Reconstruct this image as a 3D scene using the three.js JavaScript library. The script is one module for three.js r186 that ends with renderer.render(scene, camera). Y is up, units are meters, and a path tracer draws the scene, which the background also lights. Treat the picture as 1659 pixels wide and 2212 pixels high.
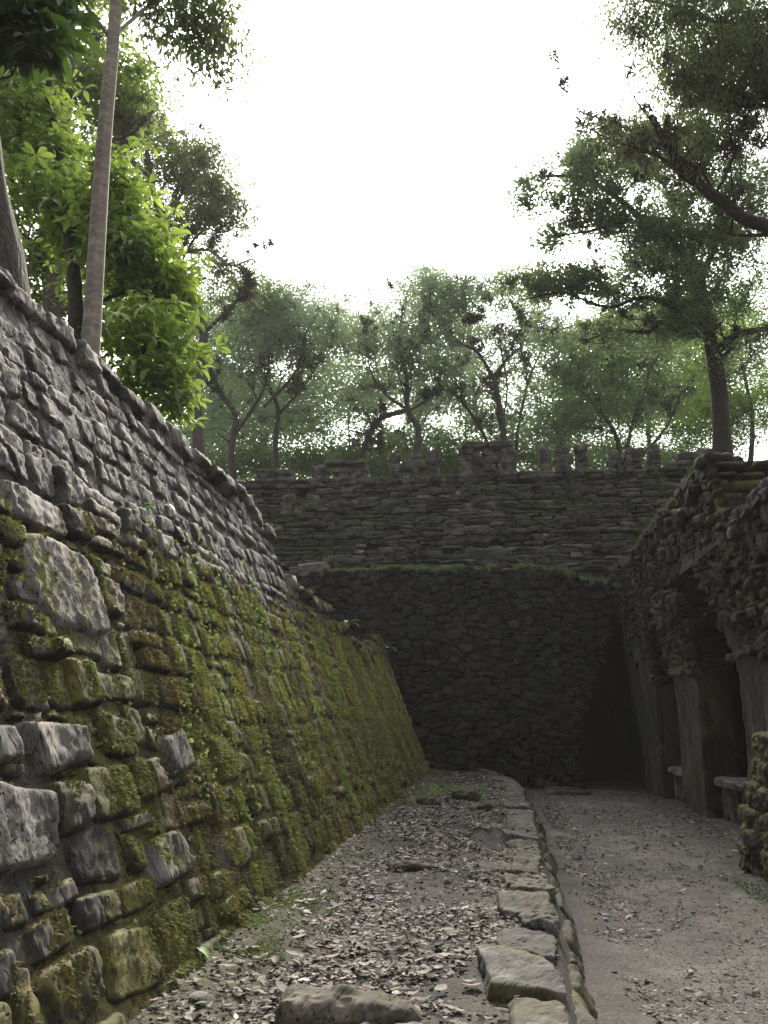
import * as THREE from 'three';
import { mergeGeometries, mergeVertices } from 'three/addons/utils/BufferGeometryUtils.js';

// ---------------------------------------------------------------- camera, sky, sun, exposure
const scene = new THREE.Scene();
const camera = new THREE.PerspectiveCamera(60, 0.75, 0.1, 600);
camera.rotation.order = 'YXZ';
camera.position.set(0, 1.5, 0);
camera.rotation.set(THREE.MathUtils.degToRad(13.5), THREE.MathUtils.degToRad(7.1), 0);
scene.add(camera);
const renderer = new THREE.WebGLRenderer({ antialias: true });
renderer.setSize(768, 1024);
renderer.toneMapping = THREE.LinearToneMapping;
renderer.toneMappingExposure = 2.0;
renderer.shadowMap.enabled = true;
const R = THREE.MathUtils.degToRad;
const sunDir = (() => { const az = R(-5), el = R(31); return new THREE.Vector3(Math.sin(az) * Math.cos(el), Math.sin(el), -Math.cos(az) * Math.cos(el)); })();
{
  const W = 512, H = 256, d = new Float32Array(W * H * 4);
  for (let j = 0; j < H; j++) for (let i = 0; i < W; i++) {
    const el = ((j + 0.5) / H - 0.5) * Math.PI, az = ((i + 0.5) / W - 0.5) * 2 * Math.PI;
    const x = Math.cos(el) * Math.cos(az), y = Math.sin(el), z = Math.cos(el) * Math.sin(az);
    const c = Math.max(0, x * sunDir.x + y * sunDir.y + z * sunDir.z);
    const glow = 0.9 * c * c + 1.8 * Math.pow(c, 6) + 8 * Math.pow(c, 30);
    let b = 0.2 + 0.3 * Math.max(0, y) + glow;
    if (y < 0) b = 0.15;
    const k = (j * W + i) * 4;
    d[k] = b * 0.985; d[k + 1] = b; d[k + 2] = b * 1.02; d[k + 3] = 1;
  }
  const t = new THREE.DataTexture(d, W, H, THREE.RGBAFormat, THREE.FloatType);
  t.mapping = THREE.EquirectangularReflectionMapping; t.magFilter = t.minFilter = THREE.LinearFilter; t.needsUpdate = true;
  scene.background = t; scene.environment = t;
}
const sun = new THREE.DirectionalLight(0xfff3e0, 5);
sun.position.copy(sunDir).multiplyScalar(90); sun.target.position.set(0, 0, -12);
sun.castShadow = true; sun.shadow.radius = 20; sun.shadow.mapSize.set(2048, 2048);
Object.assign(sun.shadow.camera, { left: -45, right: 45, top: 45, bottom: -45, near: 1, far: 220 });
scene.add(sun, sun.target);
scene.fog = new THREE.FogExp2(0xeeeeee, 0.0009);

// ---------------------------------------------------------------- numbers and noise
let seed = 12345;
const rnd = () => { seed = (seed + 0x6d2b79f5) | 0; let t = Math.imul(seed ^ (seed >>> 15), 1 | seed); t = (t + Math.imul(t ^ (t >>> 7), 61 | t)) ^ t; return ((t ^ (t >>> 14)) >>> 0) / 4294967296; };
const rr = (a, b) => a + (b - a) * rnd();
const gauss = () => (rnd() + rnd() + rnd() + rnd() - 2) * 0.87;
const h3 = (x, y, z) => { let h = Math.imul(x, 374761393) ^ Math.imul(y, 668265263) ^ Math.imul(z, 1274126177); h = Math.imul(h ^ (h >>> 13), 1103515245); return ((h ^ (h >>> 16)) >>> 0) / 4294967296; };
const vn = (x, y, z) => {
  const i = Math.floor(x), j = Math.floor(y), k = Math.floor(z); let u = x - i, v = y - j, w = z - k;
  u = u * u * (3 - 2 * u); v = v * v * (3 - 2 * v); w = w * w * (3 - 2 * w);
  const L = (a, b, t) => a + (b - a) * t;
  return L(L(L(h3(i, j, k), h3(i + 1, j, k), u), L(h3(i, j + 1, k), h3(i + 1, j + 1, k), u), v), L(L(h3(i, j, k + 1), h3(i + 1, j, k + 1), u), L(h3(i, j + 1, k + 1), h3(i + 1, j + 1, k + 1), u), v), w);
};
const fbm = (x, y, z, o = 4) => { let s = 0, a = 0.5, n = 0; for (let i = 0; i < o; i++) { s += a * vn(x, y, z); n += a; a *= 0.5; x = x * 2.03 + 7.1; y = y * 2.03 + 3.7; z = z * 2.03 + 1.9; } return s / n; };
const lerp = THREE.MathUtils.lerp, clamp = THREE.MathUtils.clamp, sstep = (a, b, x) => { const t = clamp((x - a) / (b - a), 0, 1); return t * t * (3 - 2 * t); };
const mix3 = (a, b, t) => [lerp(a[0], b[0], t), lerp(a[1], b[1], t), lerp(a[2], b[2], t)];
const V = (x, y, z) => new THREE.Vector3(x, y, z);
// a place seen at x, y of a 1659 x 2212 view of the photograph, u metres along the corridor
const camM = (() => { camera.updateMatrixWorld(); return camera.matrixWorld.clone(); })();
const FP = 1106 / Math.tan(R(30));
const at = (px, py, u) => {
  const v = V((px - 829.5) / FP, -(py - 1106) / FP, -1).transformDirection(camM);
  return V(0, 1.5, 0).addScaledVector(v, u / -v.z);
};
const perPx = (p) => { const c = p.clone().applyMatrix4(camM.clone().invert()); return -c.z / FP; };

// ---------------------------------------------------------------- textures
function periodic(x, y, p, s) {
  const i = Math.floor(x), j = Math.floor(y); let u = x - i, v = y - j; u = u * u * (3 - 2 * u); v = v * v * (3 - 2 * v);
  const m = (a) => ((a % p) + p) % p, q = (a, b) => h3(m(a), m(b), s);
  return lerp(lerp(q(i, j), q(i + 1, j), u), lerp(q(i, j + 1), q(i + 1, j + 1), u), v);
}
const pf = (x, y, p, s, o) => { let t = 0, a = 0.5, n = 0; for (let i = 0; i < o; i++) { t += a * periodic(x * p, y * p, p, s + i); n += a; a *= 0.55; p *= 2; } return t / n; };
function tex(n, fn, color) {
  const d = new Uint8Array(n * n * 4);
  for (let j = 0; j < n; j++) for (let i = 0; i < n; i++) {
    const c = fn(i / n, j / n), k = (j * n + i) * 4;
    for (let q = 0; q < 3; q++) d[k + q] = clamp(Math.round((Array.isArray(c) ? c[q] : c) * 255), 0, 255);
    d[k + 3] = 255;
  }
  const t = new THREE.DataTexture(d, n, n); t.wrapS = t.wrapT = THREE.RepeatWrapping; t.magFilter = THREE.LinearFilter; t.minFilter = THREE.LinearMipmapLinearFilter;
  t.generateMipmaps = true; if (color) t.colorSpace = THREE.SRGBColorSpace; t.needsUpdate = true; return t;
}
const rockH = (x, y) => { const a = pf(x, y, 6, 3, 6), r = 1 - Math.abs(2 * pf(x, y, 9, 40, 4) - 1), pit = sstep(0.3, 0.18, pf(x, y, 60, 80, 2)); return 0.8 * a + 0.1 * r * r - 0.3 * pit; };
const rockBump = tex(1024, rockH);
const rockMap = tex(1024, (x, y) => {
  const a = pf(x, y, 8, 11, 6), b = pf(x, y, 40, 21, 3), sp = sstep(0.36, 0.22, pf(x, y, 70, 60, 2)), crack = sstep(0.03, 0.0, Math.abs(pf(x, y, 7, 90, 5) - 0.5));
  const l = 0.60 + 0.36 * a + 0.22 * (b - 0.5) - 0.28 * sp - 0.22 * crack, w = pf(x, y, 5, 31, 3) - 0.5;
  return [l * (1 + 0.07 * w), l, l * (1 - 0.07 * w)];
}, true);
const dirtBump = tex(1024, (x, y) => 0.4 * pf(x, y, 12, 5, 6) + 0.6 * sstep(0.62, 0.8, pf(x, y, 90, 15, 2)));
const dirtMap = tex(1024, (x, y) => {
  const a = pf(x, y, 6, 51, 6), g = pf(x, y, 110, 52, 2), p = sstep(0.66, 0.76, g), q = sstep(0.32, 0.24, g);
  const l = 0.62 + 0.34 * a + 0.24 * p - 0.3 * q; return [l, l * 0.99, l * 0.985];
}, true);
const barkBump = tex(512, (x, y) => pf(x, y * 0.999, 24, 71, 3) * 0.5 + 0.5 * periodic(x * 40, y * 8, 40, 72));
const barkMap = tex(512, (x, y) => { const l = 0.5 + 0.45 * pf(x, y, 12, 73, 5) + 0.15 * (periodic(x * 48, y * 6, 48, 74) - 0.5); return [l, l * 0.99, l * 0.97]; }, true);
const paleMap = tex(512, (x, y) => { const l = 0.6 + 0.34 * pf(x, y, 6, 83, 6) - 0.12 * sstep(0.6, 0.72, pf(x, y, 12, 84, 4)) + 0.1 * sstep(0.6, 0.66, periodic(x * 4, y * 40, 40, 85)); return [l, l * 0.985, l * 0.955]; }, true);
const plasterMap = tex(1024, (x, y) => { const s = pf(x, y, 24, 91, 4) * 0.5 + sstep(0.3, 0.2, pf(x, y, 50, 92, 2)) * -0.6; const l = 0.4 + 0.5 * pf(x, y, 6, 93, 6) + 0.4 * (s - 0.2); return [l * 1.02, l * 0.97, l * 0.88]; }, true);
const plasterBump = tex(512, (x, y) => 0.75 * pf(x, y, 8, 95, 6) + 0.25 * periodic(x * 24, y * 8, 24, 96));

const std = (o) => new THREE.MeshStandardMaterial({ roughness: 0.95, metalness: 0, ...o });
const M = {
  stone: std({ map: rockMap, bumpMap: rockBump, bumpScale: 0.04, vertexColors: true, roughness: 0.9 }),
  farStone: std({ map: rockMap, bumpMap: rockBump, bumpScale: 0.05, vertexColors: true }),
  dirt: std({ map: dirtMap, bumpMap: dirtBump, bumpScale: 0.012, vertexColors: true }),
  bark: std({ map: barkMap, bumpMap: barkBump, bumpScale: 0.02, color: new THREE.Color().setRGB(0.16, 0.14, 0.12) }),
  darkBark: std({ map: barkMap, bumpMap: barkBump, bumpScale: 0.02, color: new THREE.Color().setRGB(0.075, 0.065, 0.055) }),
  paleBark: std({ map: paleMap, bumpMap: barkBump, bumpScale: 0.004, color: new THREE.Color().setRGB(0.36, 0.33, 0.29) }),
  plaster: std({ map: plasterMap, bumpMap: plasterBump, bumpScale: 0.02, vertexColors: true }),
  moss: new THREE.MeshPhysicalMaterial({ color: 0xffffff, roughness: 1, transmission: 0.3, thickness: 0, side: THREE.DoubleSide }),
  leaf: new THREE.MeshPhysicalMaterial({ color: 0xffffff, roughness: 0.85, transmission: 0.6, thickness: 0, side: THREE.DoubleSide, specularIntensity: 0.5 }),
  glossLeaf: new THREE.MeshPhysicalMaterial({ color: 0xffffff, roughness: 0.75, transmission: 0.6, thickness: 0, side: THREE.DoubleSide }),
  dryLeaf: std({ color: 0xffffff, roughness: 0.78, side: THREE.DoubleSide }),
  soil: std({ color: new THREE.Color().setRGB(0.05, 0.042, 0.033) }),
};

// ---------------------------------------------------------------- objects
const used = {};
const numbered = (n) => { const k = used[n] = (used[n] ?? -1) + 1; return k ? n + '_' + String(k).padStart(3, '0') : n; };
const tag = (o, label, category, group) => { o.userData.label = label; o.userData.category = category; if (group) o.userData.group = group; return o; };
function base(name, pos, label, category, group) { const g = new THREE.Group(); g.name = numbered(name); g.position.copy(pos); scene.add(g); return label ? tag(g, label, category, group) : g; }
function part(name, geo, mat, parent, kind) { // geo in world coordinates
  geo.computeBoundingBox(); if (isNaN(geo.boundingBox.min.x)) console.log("NAN", name); const c = geo.boundingBox.getCenter(V(0, 0, 0)); geo.translate(-c.x, -c.y, -c.z);
  const m = new THREE.Mesh(geo, mat); m.name = numbered(name); m.castShadow = m.receiveShadow = true;
  const o = V(0, 0, 0); for (let p = parent; p && p !== scene; p = p.parent) o.add(p.position);
  m.position.copy(c).sub(o); (parent ?? scene).add(m); if (kind) m.userData.kind = kind; return m;
}
function structure(name, geo, mat) { return part(name, geo, mat, null, 'structure'); }
function scatter(name, geo, mat, list, parent, kind = 'stuff') { // list of [Matrix4 in world, [r, g, b]]
  const o = V(0, 0, 0); for (let p = parent; p && p !== scene; p = p.parent) o.add(p.position);
  const m = new THREE.InstancedMesh(geo, mat, list.length); m.name = numbered(name); m.userData.kind = kind; m.castShadow = m.receiveShadow = true;
  const T = new THREE.Matrix4(), c = new THREE.Color(), sh = new THREE.Matrix4().makeTranslation(-o.x, -o.y, -o.z);
  list.forEach(([mm, col], i) => { m.setMatrixAt(i, T.multiplyMatrices(sh, mm)); m.setColorAt(i, c.setRGB(...col)); });
  (parent ?? scene).add(m); return m;
}
function grid(nx, ny, fn, colorFn, uvScale = 1) { // fn(a, b) -> [Vector3, u, v] with a, b in 0..1
  const pos = new Float32Array((nx + 1) * (ny + 1) * 3), uv = new Float32Array((nx + 1) * (ny + 1) * 2), idx = [];
  for (let j = 0; j <= ny; j++) for (let i = 0; i <= nx; i++) {
    const [p, u, v] = fn(i / nx, j / ny), k = j * (nx + 1) + i;
    pos.set([p.x, p.y, p.z], k * 3); uv.set([u * uvScale, v * uvScale], k * 2);
    if (i < nx && j < ny) idx.push(k, k + 1, k + nx + 2, k, k + nx + 2, k + nx + 1);
  }
  const g = new THREE.BufferGeometry(); g.setAttribute('position', new THREE.BufferAttribute(pos, 3)); g.setAttribute('uv', new THREE.BufferAttribute(uv, 2)); g.setIndex(idx); g.computeVertexNormals();
  return colorFn ? paint(g, colorFn) : g;
}
function paint(g, fn) {
  const p = g.attributes.position, n = g.attributes.normal, c = new Float32Array(p.count * 3);
  for (let i = 0; i < p.count; i++) c.set(fn(p.getX(i), p.getY(i), p.getZ(i), n.getX(i), n.getY(i), n.getZ(i)), i * 3);
  g.setAttribute('color', new THREE.BufferAttribute(c, 3)); return g;
}
// a closed, rounded, rough block: w, h, d metres, seg cuts a side, p squareness
const boxCache = {};
function boulder(w, h, d, seg, p, rough, sd, keep = 0.66) {
  const src = boxCache[seg] ??= (() => { const b = new THREE.BoxGeometry(2, 2, 2, seg, seg, seg); b.deleteAttribute('normal'); const uv = b.attributes.uv; b.deleteAttribute('uv'); const m = mergeVertices(b, 1e-4); return m; })();
  const g = src.clone(), P = g.attributes.position, uv = new Float32Array(P.count * 2);
  const jit = [0, 1, 2, 3, 4, 5, 6, 7].map((k) => [h3(k, sd, 1) - 0.5, h3(k, sd, 2) - 0.5, h3(k, sd, 3) - 0.5]);
  const R0 = Math.min(w, h, d) * rough * 0.75, FC = Array.from({ length: 9 }, (_, k) => { const v = V(h3(k, sd, 41) - 0.5, h3(k, sd, 42) - 0.5, h3(k, sd, 43) - 0.5).normalize(); return [v, (Math.abs(v.x) + Math.abs(v.y) + Math.abs(v.z)) * (keep + (0.94 - keep) * h3(k, sd, 44))]; });
  for (let i = 0; i < P.count; i++) {
    let x = P.getX(i), y = P.getY(i), z = P.getZ(i);
    const q = Math.pow(Math.pow(Math.abs(x), p) + Math.pow(Math.abs(y), p) + Math.pow(Math.abs(z), p), 1 / p);
    const s = 1 / q; x *= s; y *= s; z *= s;
    for (let c = 0; c < 8; c++) { const f = (c & 1 ? 1 + x : 1 - x) * (c & 2 ? 1 + y : 1 - y) * (c & 4 ? 1 + z : 1 - z) * 0.125; x += f * jit[c][0] * 0.32; y += f * jit[c][1] * 0.32; z += f * jit[c][2] * 0.32; }
    for (const [v, lim] of FC) { const t = v.x * x + v.y * y + v.z * z - lim; if (t > 0) { x -= v.x * t; y -= v.y * t; z -= v.z * t; } }
    let X = x * w / 2, Y = y * h / 2, Z = z * d / 2;
    const fr = 3.2 / Math.max(w, h, d), o = sd * 3.17;
    const n = fbm(X * fr * 2 + o, Y * fr * 2, Z * fr * 2, 4) - 0.5, r = Math.abs(fbm(X * fr + 9, Y * fr + o, Z * fr, 3) - 0.5) * 2;
    const k = R0 * (1.6 * n - 1.1 * r + 0.35) + 0.012 * (fbm(X * 22 + o, Y * 22, Z * 22, 2) - 0.5), l = Math.hypot(x, y, z) || 1;
    X += x / l * k; Y += y / l * k; Z += z / l * k;
    P.setXYZ(i, X, Y, Z); uv[2 * i] = (X + Z * 0.7) * 1.1 + o; uv[2 * i + 1] = (Y + Z * 0.5) * 1.1 + o * 0.3;
  }
  g.setAttribute('uv', new THREE.BufferAttribute(uv, 2)); g.computeVertexNormals(); return g;
}
const place = (g, x, y, z, ry = 0, rx = 0, rz = 0) => g.applyMatrix4(new THREE.Matrix4().compose(V(x, y, z), new THREE.Quaternion().setFromEuler(new THREE.Euler(rx, ry, rz, 'YXZ')), V(1, 1, 1)));
function box(x0, x1, y0, y1, z0, z1, k = 0.045) { const g = new THREE.BoxGeometry(x1 - x0, y1 - y0, z1 - z0); g.translate((x0 + x1) / 2, (y0 + y1) / 2, (z0 + z1) / 2); return paint(g, () => [k * 1.08, k, k * 0.9]); }

// stone tones, real base colours; BLACK also paints shade low on the wall
const GREY = [0.205, 0.19, 0.168], PALE = [0.42, 0.39, 0.36], PINK = [0.33, 0.275, 0.245], BLACK = [0.035, 0.035, 0.031], OLIVE = [0.085, 0.085, 0.024], MOSS = [0.17, 0.165, 0.035], BROWN = [0.155, 0.12, 0.043];

// a rough stone set in a face. F(u, s, n) gives the world point; heightfield with steep sides.
function stonePatch(F, uc, sc, w, h, dep, step, sd, colorFn, rough = 1, p = 9, rot = 0) {
  const cr = Math.cos(rot), sr = Math.sin(rot);
  const nx = Math.max(4, Math.round(w / step)), ny = Math.max(4, Math.round(h / step));
  const e = (t) => { t = t * 2 - 1; return Math.sign(t) * (1 - Math.pow(1 - Math.abs(t), 1.45)); };
  const J = [0, 1, 2, 3].map((k) => [(h3(sd, k, 5) - 0.5) * 0.3, (h3(sd, k, 6) - 0.5) * 0.34]);
  const ta = (h3(sd, 7, 1) - 0.5) * 0.45, tb = (h3(sd, 8, 1) - 0.6) * 0.35, o = sd * 1.37;
  const f1 = 2.6 / Math.max(w, h);
  const g = grid(nx, ny, (i, j) => {
    const a = e(i), b = e(j), q = Math.pow(Math.pow(Math.abs(a), p) + Math.pow(Math.abs(b), p), 1 / p);
    let x = a, y = b;
    for (let c = 0; c < 4; c++) { const k = (c & 1 ? 1 + a : 1 - a) * (c & 2 ? 1 + b : 1 - b) * 0.25; x += k * J[c][0] * 2; y += k * J[c][1] * 2; }
    const X = x * w / 2 + (vn(uc * 9 + x * 2, sc * 9 + y * 2, o) - 0.5) * 0.05 * w, Y = y * h / 2 + (vn(o, uc * 9 + x * 2, sc * 9 + y * 2) - 0.5) * 0.07 * h;
    const m = 1 - Math.pow(clamp((q - 0.8) / 0.25, 0, 1), 1.6); let fc = 1.12; for (let k = 0; k < 4; k++) { const an = h3(sd, k, 31) * 6.283; fc = Math.min(fc, 1.0 + 0.25 * h3(sd, k, 32) + (0.08 + 0.42 * h3(sd, k, 33)) * (a * Math.cos(an) + b * Math.sin(an))); } fc = Math.max(fc, 0.25);
    const r1 = fbm(X * f1 + o, Y * f1, o, 3) - 0.5, r2 = Math.abs(fbm(X * f1 * 2.3, Y * f1 * 2.3 + o, 4.1, 3) - 0.5) * 2, r3 = fbm(X * 26, Y * 26, o, 2) - 0.5;
    const n = q >= 1.03 ? -0.05 : dep * m * (0.6 * (1 + ta * a + tb * b) + 0.55 * fc) + rough * m * (dep * 0.5 * r1 - dep * 0.3 * r2 + 0.024 * r3 + 0.012 * (vn(X * 58, Y * 58, o) - 0.5)) - 0.05 * (1 - m);
    return [F(uc + X * cr - Y * sr, sc + X * sr + Y * cr, n), uc + X - n * a * 1.1 + sd * 0.37, sc + Y - n * b * 1.1 + sd * 0.21];
  });
  return paint(g, colorFn);
}

// ================================================================ THE SETTING
{ // forest floor far around
  structure('ground', grid(60, 60, (a, b) => { const x = (a - 0.5) * 500, z = (b - 0.62) * 500; return [V(x, -0.12, z), x, z]; }, () => [0.06, 0.05, 0.035], 0.5), M.dirt);
  // embankment behind the left wall
  const top = (u) => lerp(3.86, 2.75, sstep(10.4, 11.4, u));
  structure('embankment', grid(60, 110, (a, b) => {
    const u = -3 + b * 27.5, x = -2.2 - a * a * 40, t = top(u);
    const X = Math.min(x, -1.62 - 0.364 * (t - 0.4)), out = sstep(0, 2, -X - 3.2);
    return [V(X - 0.12, t - 0.06 + out * (1.6 * a + 0.25 * fbm(X * 0.6, u * 0.6, 2, 4)) + (fbm(X * 2, u * 2, 5, 3) - 0.5) * 0.12, -u), X, u];
  }, (x, y, z) => { const n = fbm(x * 1.5, 3, z * 1.5, 4); return mix3([0.05, 0.04, 0.03], [0.05, 0.06, 0.02], sstep(0.45, 0.6, n)); }), M.dirt);
  // hill that carries the temple and the wood behind it
  structure('hill', grid(70, 50, (a, b) => {
    const x = (a - 0.5) * 170, u = 26.9 + b * b * 110; return [V(x, 7.6 + 0.03 * (u - 27) + 1.2 * (fbm(x * 0.1, u * 0.1, 7, 4) - 0.5) * sstep(28, 34, u), -u), x, u];
  }, (x, y, z) => mix3([0.05, 0.04, 0.028], [0.045, 0.06, 0.02], fbm(x * 0.4, 1, z * 0.4, 3))), M.dirt);
}
// trodden path
{
  const col = (x, y, z) => { const n = fbm(x * 1.1, 2, z * 0.7, 4), e = sstep(0.5, 0.95, x + 0.3 * (n - 0.5)) * (1 - sstep(2.3, 3.3, x + 0.8 * (n - 0.5))); return mix3(mix3([0.07, 0.064, 0.057], [0.11, 0.1, 0.09], fbm(x * 5, 2, z * 5, 3)), mix3([0.19, 0.176, 0.158], [0.27, 0.245, 0.212], sstep(0.42, 0.62, n)), e * (0.55 + 0.4 * sstep(0.35, 0.6, fbm(x * 2.3, 5, z * 1.6, 4)))); };
  structure('path', grid(90, 340, (a, b) => { const x = 0.3 + a * 5.6, u = -2 + b * 29; return [V(x, 0.035 * (fbm(x * 1.6, u * 1.6, 1, 4) - 0.5) + 0.02 * (fbm(x * 9, u * 9, 4, 3) - 0.5) + 0.05 * Math.exp(-Math.pow((x - 0.5) / 0.25, 2)), -u), x, u]; }, col, 1.1), M.dirt);
}
// raised platform between the wall and the path
const EDGE = [[-3, 0.1], [2, 0.17], [4.67, 0.27], [6.7, 0.35], [9, 0.36], [13, 0.43], [17, 0.42], [20, 0.2], [22.4, -0.35]];
const edgeX = (u) => { for (let i = 1; i < EDGE.length; i++) if (u <= EDGE[i][0]) return lerp(EDGE[i - 1][1], EDGE[i][1], (u - EDGE[i - 1][0]) / (EDGE[i][0] - EDGE[i - 1][0])); return -0.35; };
const platY = (x, u) => 0.265 + 0.0065 * Math.max(0, u) + 0.07 * (fbm(x * 1.3, u * 1.3, 11, 4) - 0.5) + 0.035 * (fbm(x * 7, u * 7, 12, 3) - 0.5) + 0.05 * sstep(-1.1, -1.5, x);
const soilCol = (x, y, z) => { const n = fbm(x * 2, 3, z * 2, 4), m = sstep(-1.0, -1.45, x + 0.7 * (n - 0.5)); return mix3(mix3([0.034, 0.029, 0.024], [0.082, 0.069, 0.057], sstep(0.4, 0.65, n)), [0.085, 0.09, 0.03], m * 0.7); };
const platform = structure('platform', grid(76, 520, (a, b) => {
  const u = -3 + b * 25.4, e = edgeX(u), x = a < 0.9 ? lerp(-1.75, e, a / 0.9) : e + (a - 0.9) * 1.6 + 0.03 * (fbm(u * 5, a * 20, 3, 3) - 0.5);
  const y = a < 0.9 ? platY(x, u) : lerp(platY(e, u) - 0.01, -0.04, Math.pow((a - 0.9) / 0.1, 1.15));
  return [V(x, y, -u), x + y, u];
}, (x, y, z) => y < 0.2 && x > 0 ? mix3([0.05, 0.055, 0.018], [0.11, 0.085, 0.04], fbm(x * 8, y * 8, z * 3, 3)) : soilCol(x, y, z), 1.0), M.dirt);

const mossTone = (x, y, z) => { const n = fbm(z * 4.5, y * 1.7, x * 1.7 + 4, 4), k = fbm(x * 0.9 + 5, y * 0.9, z * 0.9, 3); return mix3(mix3(OLIVE, MOSS, sstep(0.36, 0.62, n)), BROWN, 0.8 * sstep(0.5, 0.68, k)); };
const kerbColor = (x, y, z, nx, ny) => { const n = fbm(x * 6, y * 6, z * 6, 4), c = mix3(mix3([0.08, 0.076, 0.067], [0.19, 0.181, 0.165], sstep(0.35, 0.65, n)), [0.2, 0.16, 0.1], sstep(0.5, 0.7, fbm(x * 2, 7, z * 2, 3)) * 0.45); const m = sstep(0.48, 0.6, fbm(x * 3 + 4, y * 3, z * 3, 4)) * (ny > 0.6 ? 0.7 : 0.95); return mix3(c, mix3([0.07, 0.07, 0.025], [0.13, 0.11, 0.035], n), m); };
{
  let u = 1.6, k = 0;
  while (u < 21.8) {
    const l = u < 4.6 ? rr(0.42, 0.7) : u < 9 ? rr(0.26, 0.6) : rr(0.24, 0.55), w = rr(0.2, 0.36), h = rr(0.14, 0.22), uc = u + l / 2, e = edgeX(uc), lean = u > 7.5 && rnd() < 0.5 ? rr(0.06, 0.16) : rr(-0.05, 0.06);
    const sg = uc < 6 ? 24 : uc < 10 ? 15 : 10, yaw = Math.atan2(edgeX(uc + 0.3) - edgeX(uc - 0.3), 0.6);
    const g = place(boulder(w, h, l * 1.03, sg, 14, 0.26, 400 + k, 0.84), e - w / 2 - 0.01 + rr(-0.05, 0.03), platY(e, uc) + 0.045 - h / 2 + rr(-0.035, 0.025), -uc, -yaw + rr(-0.14, 0.14), lean, rr(-0.14, 0.03));
    part('kerb_stone', paint(g, kerbColor), M.stone, platform); u += l + (rnd() < 0.12 ? rr(0.04, 0.12) : rr(0, 0.02)); k++;
    part('kerb_stone', paint(place(boulder(rr(0.1, 0.16), rr(0.16, 0.24), l * rr(0.8, 1.05), uc < 7 ? 14 : 8, 7, 0.34, 900 + k, 0.72), e + 0.055 + rr(-0.02, 0.03), 0.1 + rr(-0.02, 0.03), -uc + rr(-0.06, 0.06), -yaw + rr(-0.12, 0.12), 0, 0.42 + rr(-0.1, 0.1)), (x, y, z) => mix3(mix3([0.05, 0.046, 0.038], [0.13, 0.115, 0.09], fbm(x * 7, y * 7, z * 7, 4)), mix3([0.06, 0.062, 0.02], [0.12, 0.105, 0.035], fbm(x * 9, y * 4, z * 9, 3)), sstep(0.38, 0.56, fbm(x * 3, y * 2, z * 3, 3)))), M.stone, platform);
    if (rnd() < 0.1) part('kerb_stone', paint(place(boulder(rr(0.2, 0.4), rr(0.08, 0.12), rr(0.2, 0.4), 9, 10, 0.25, 700 + k, 0.8), e - w - rr(0.02, 0.16), platY(e - w, uc) - 0.01, -uc + rr(-0.2, 0.2), rr(-0.4, 0.4), rr(-0.06, 0.06), rr(-0.06, 0.06)), kerbColor), M.stone, platform);
  }
}

// ================================================================ LEFT WALL
const TB = Math.tan(R(20)), CB = Math.cos(R(20)), SB = Math.sin(R(20));
const wallP = (u, s, n) => V(-1.55 - s * SB + n * CB, 0.3 + s * CB + n * SB, -u);
const wallTop = (u) => { // slope length of the ruined top edge
  let t = 3.98 + 0.10 * (vn(u * 2.3, 1, 1) - 0.5);
  t = lerp(t, 3.05, sstep(9.9, 11.5, u + 0.5 * (vn(u * 3, 4, 1) - 0.5)));
  if (u > 13.6) t -= 0.13 + 0.2 * (vn(u * 1.7, 9, 2) - 0.4);
  if (u > 15.2 && u < 18) t -= 0.22;
  if (u > 18.6) t += 0.3;
  return t;
};
const wallBase = V(-1.55, 0.3, -11);
const leftWall = base('retaining_wall', wallBase, 'long sloping mossy stone retaining wall beside the leaf-strewn platform', 'wall');
const streak = (u, s) => fbm(u * 5.2, s * 0.55, 3.3, 4);           // hanging streaks run up the slope
function mossAmount(u, s) {
  const big = fbm(u * 0.55, s * 0.55, 8, 3), st = streak(u, s);
  let m = 0.40 + 0.16 * sstep(2.7, 2.2, s) + 0.13 * sstep(2.5, 2.1, s) * sstep(6.5, 5, u) + 0.55 * (big - 0.5) * 2 + 0.9 * (st - 0.5);
  m += 0.42 * sstep(4.6, 6.6, u) * sstep(2.95, 2.5, s + 0.4 * (big - 0.5));
  m -= 0.55 * sstep(2.35, 2.95, s + 0.5 * (big - 0.5)) * sstep(11.5, 9.5, u);
   m += 0.15 * sstep(0.55, 0.2, s) + 0.22 * sstep(10.5, 12, u);
  return m;
}
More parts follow.
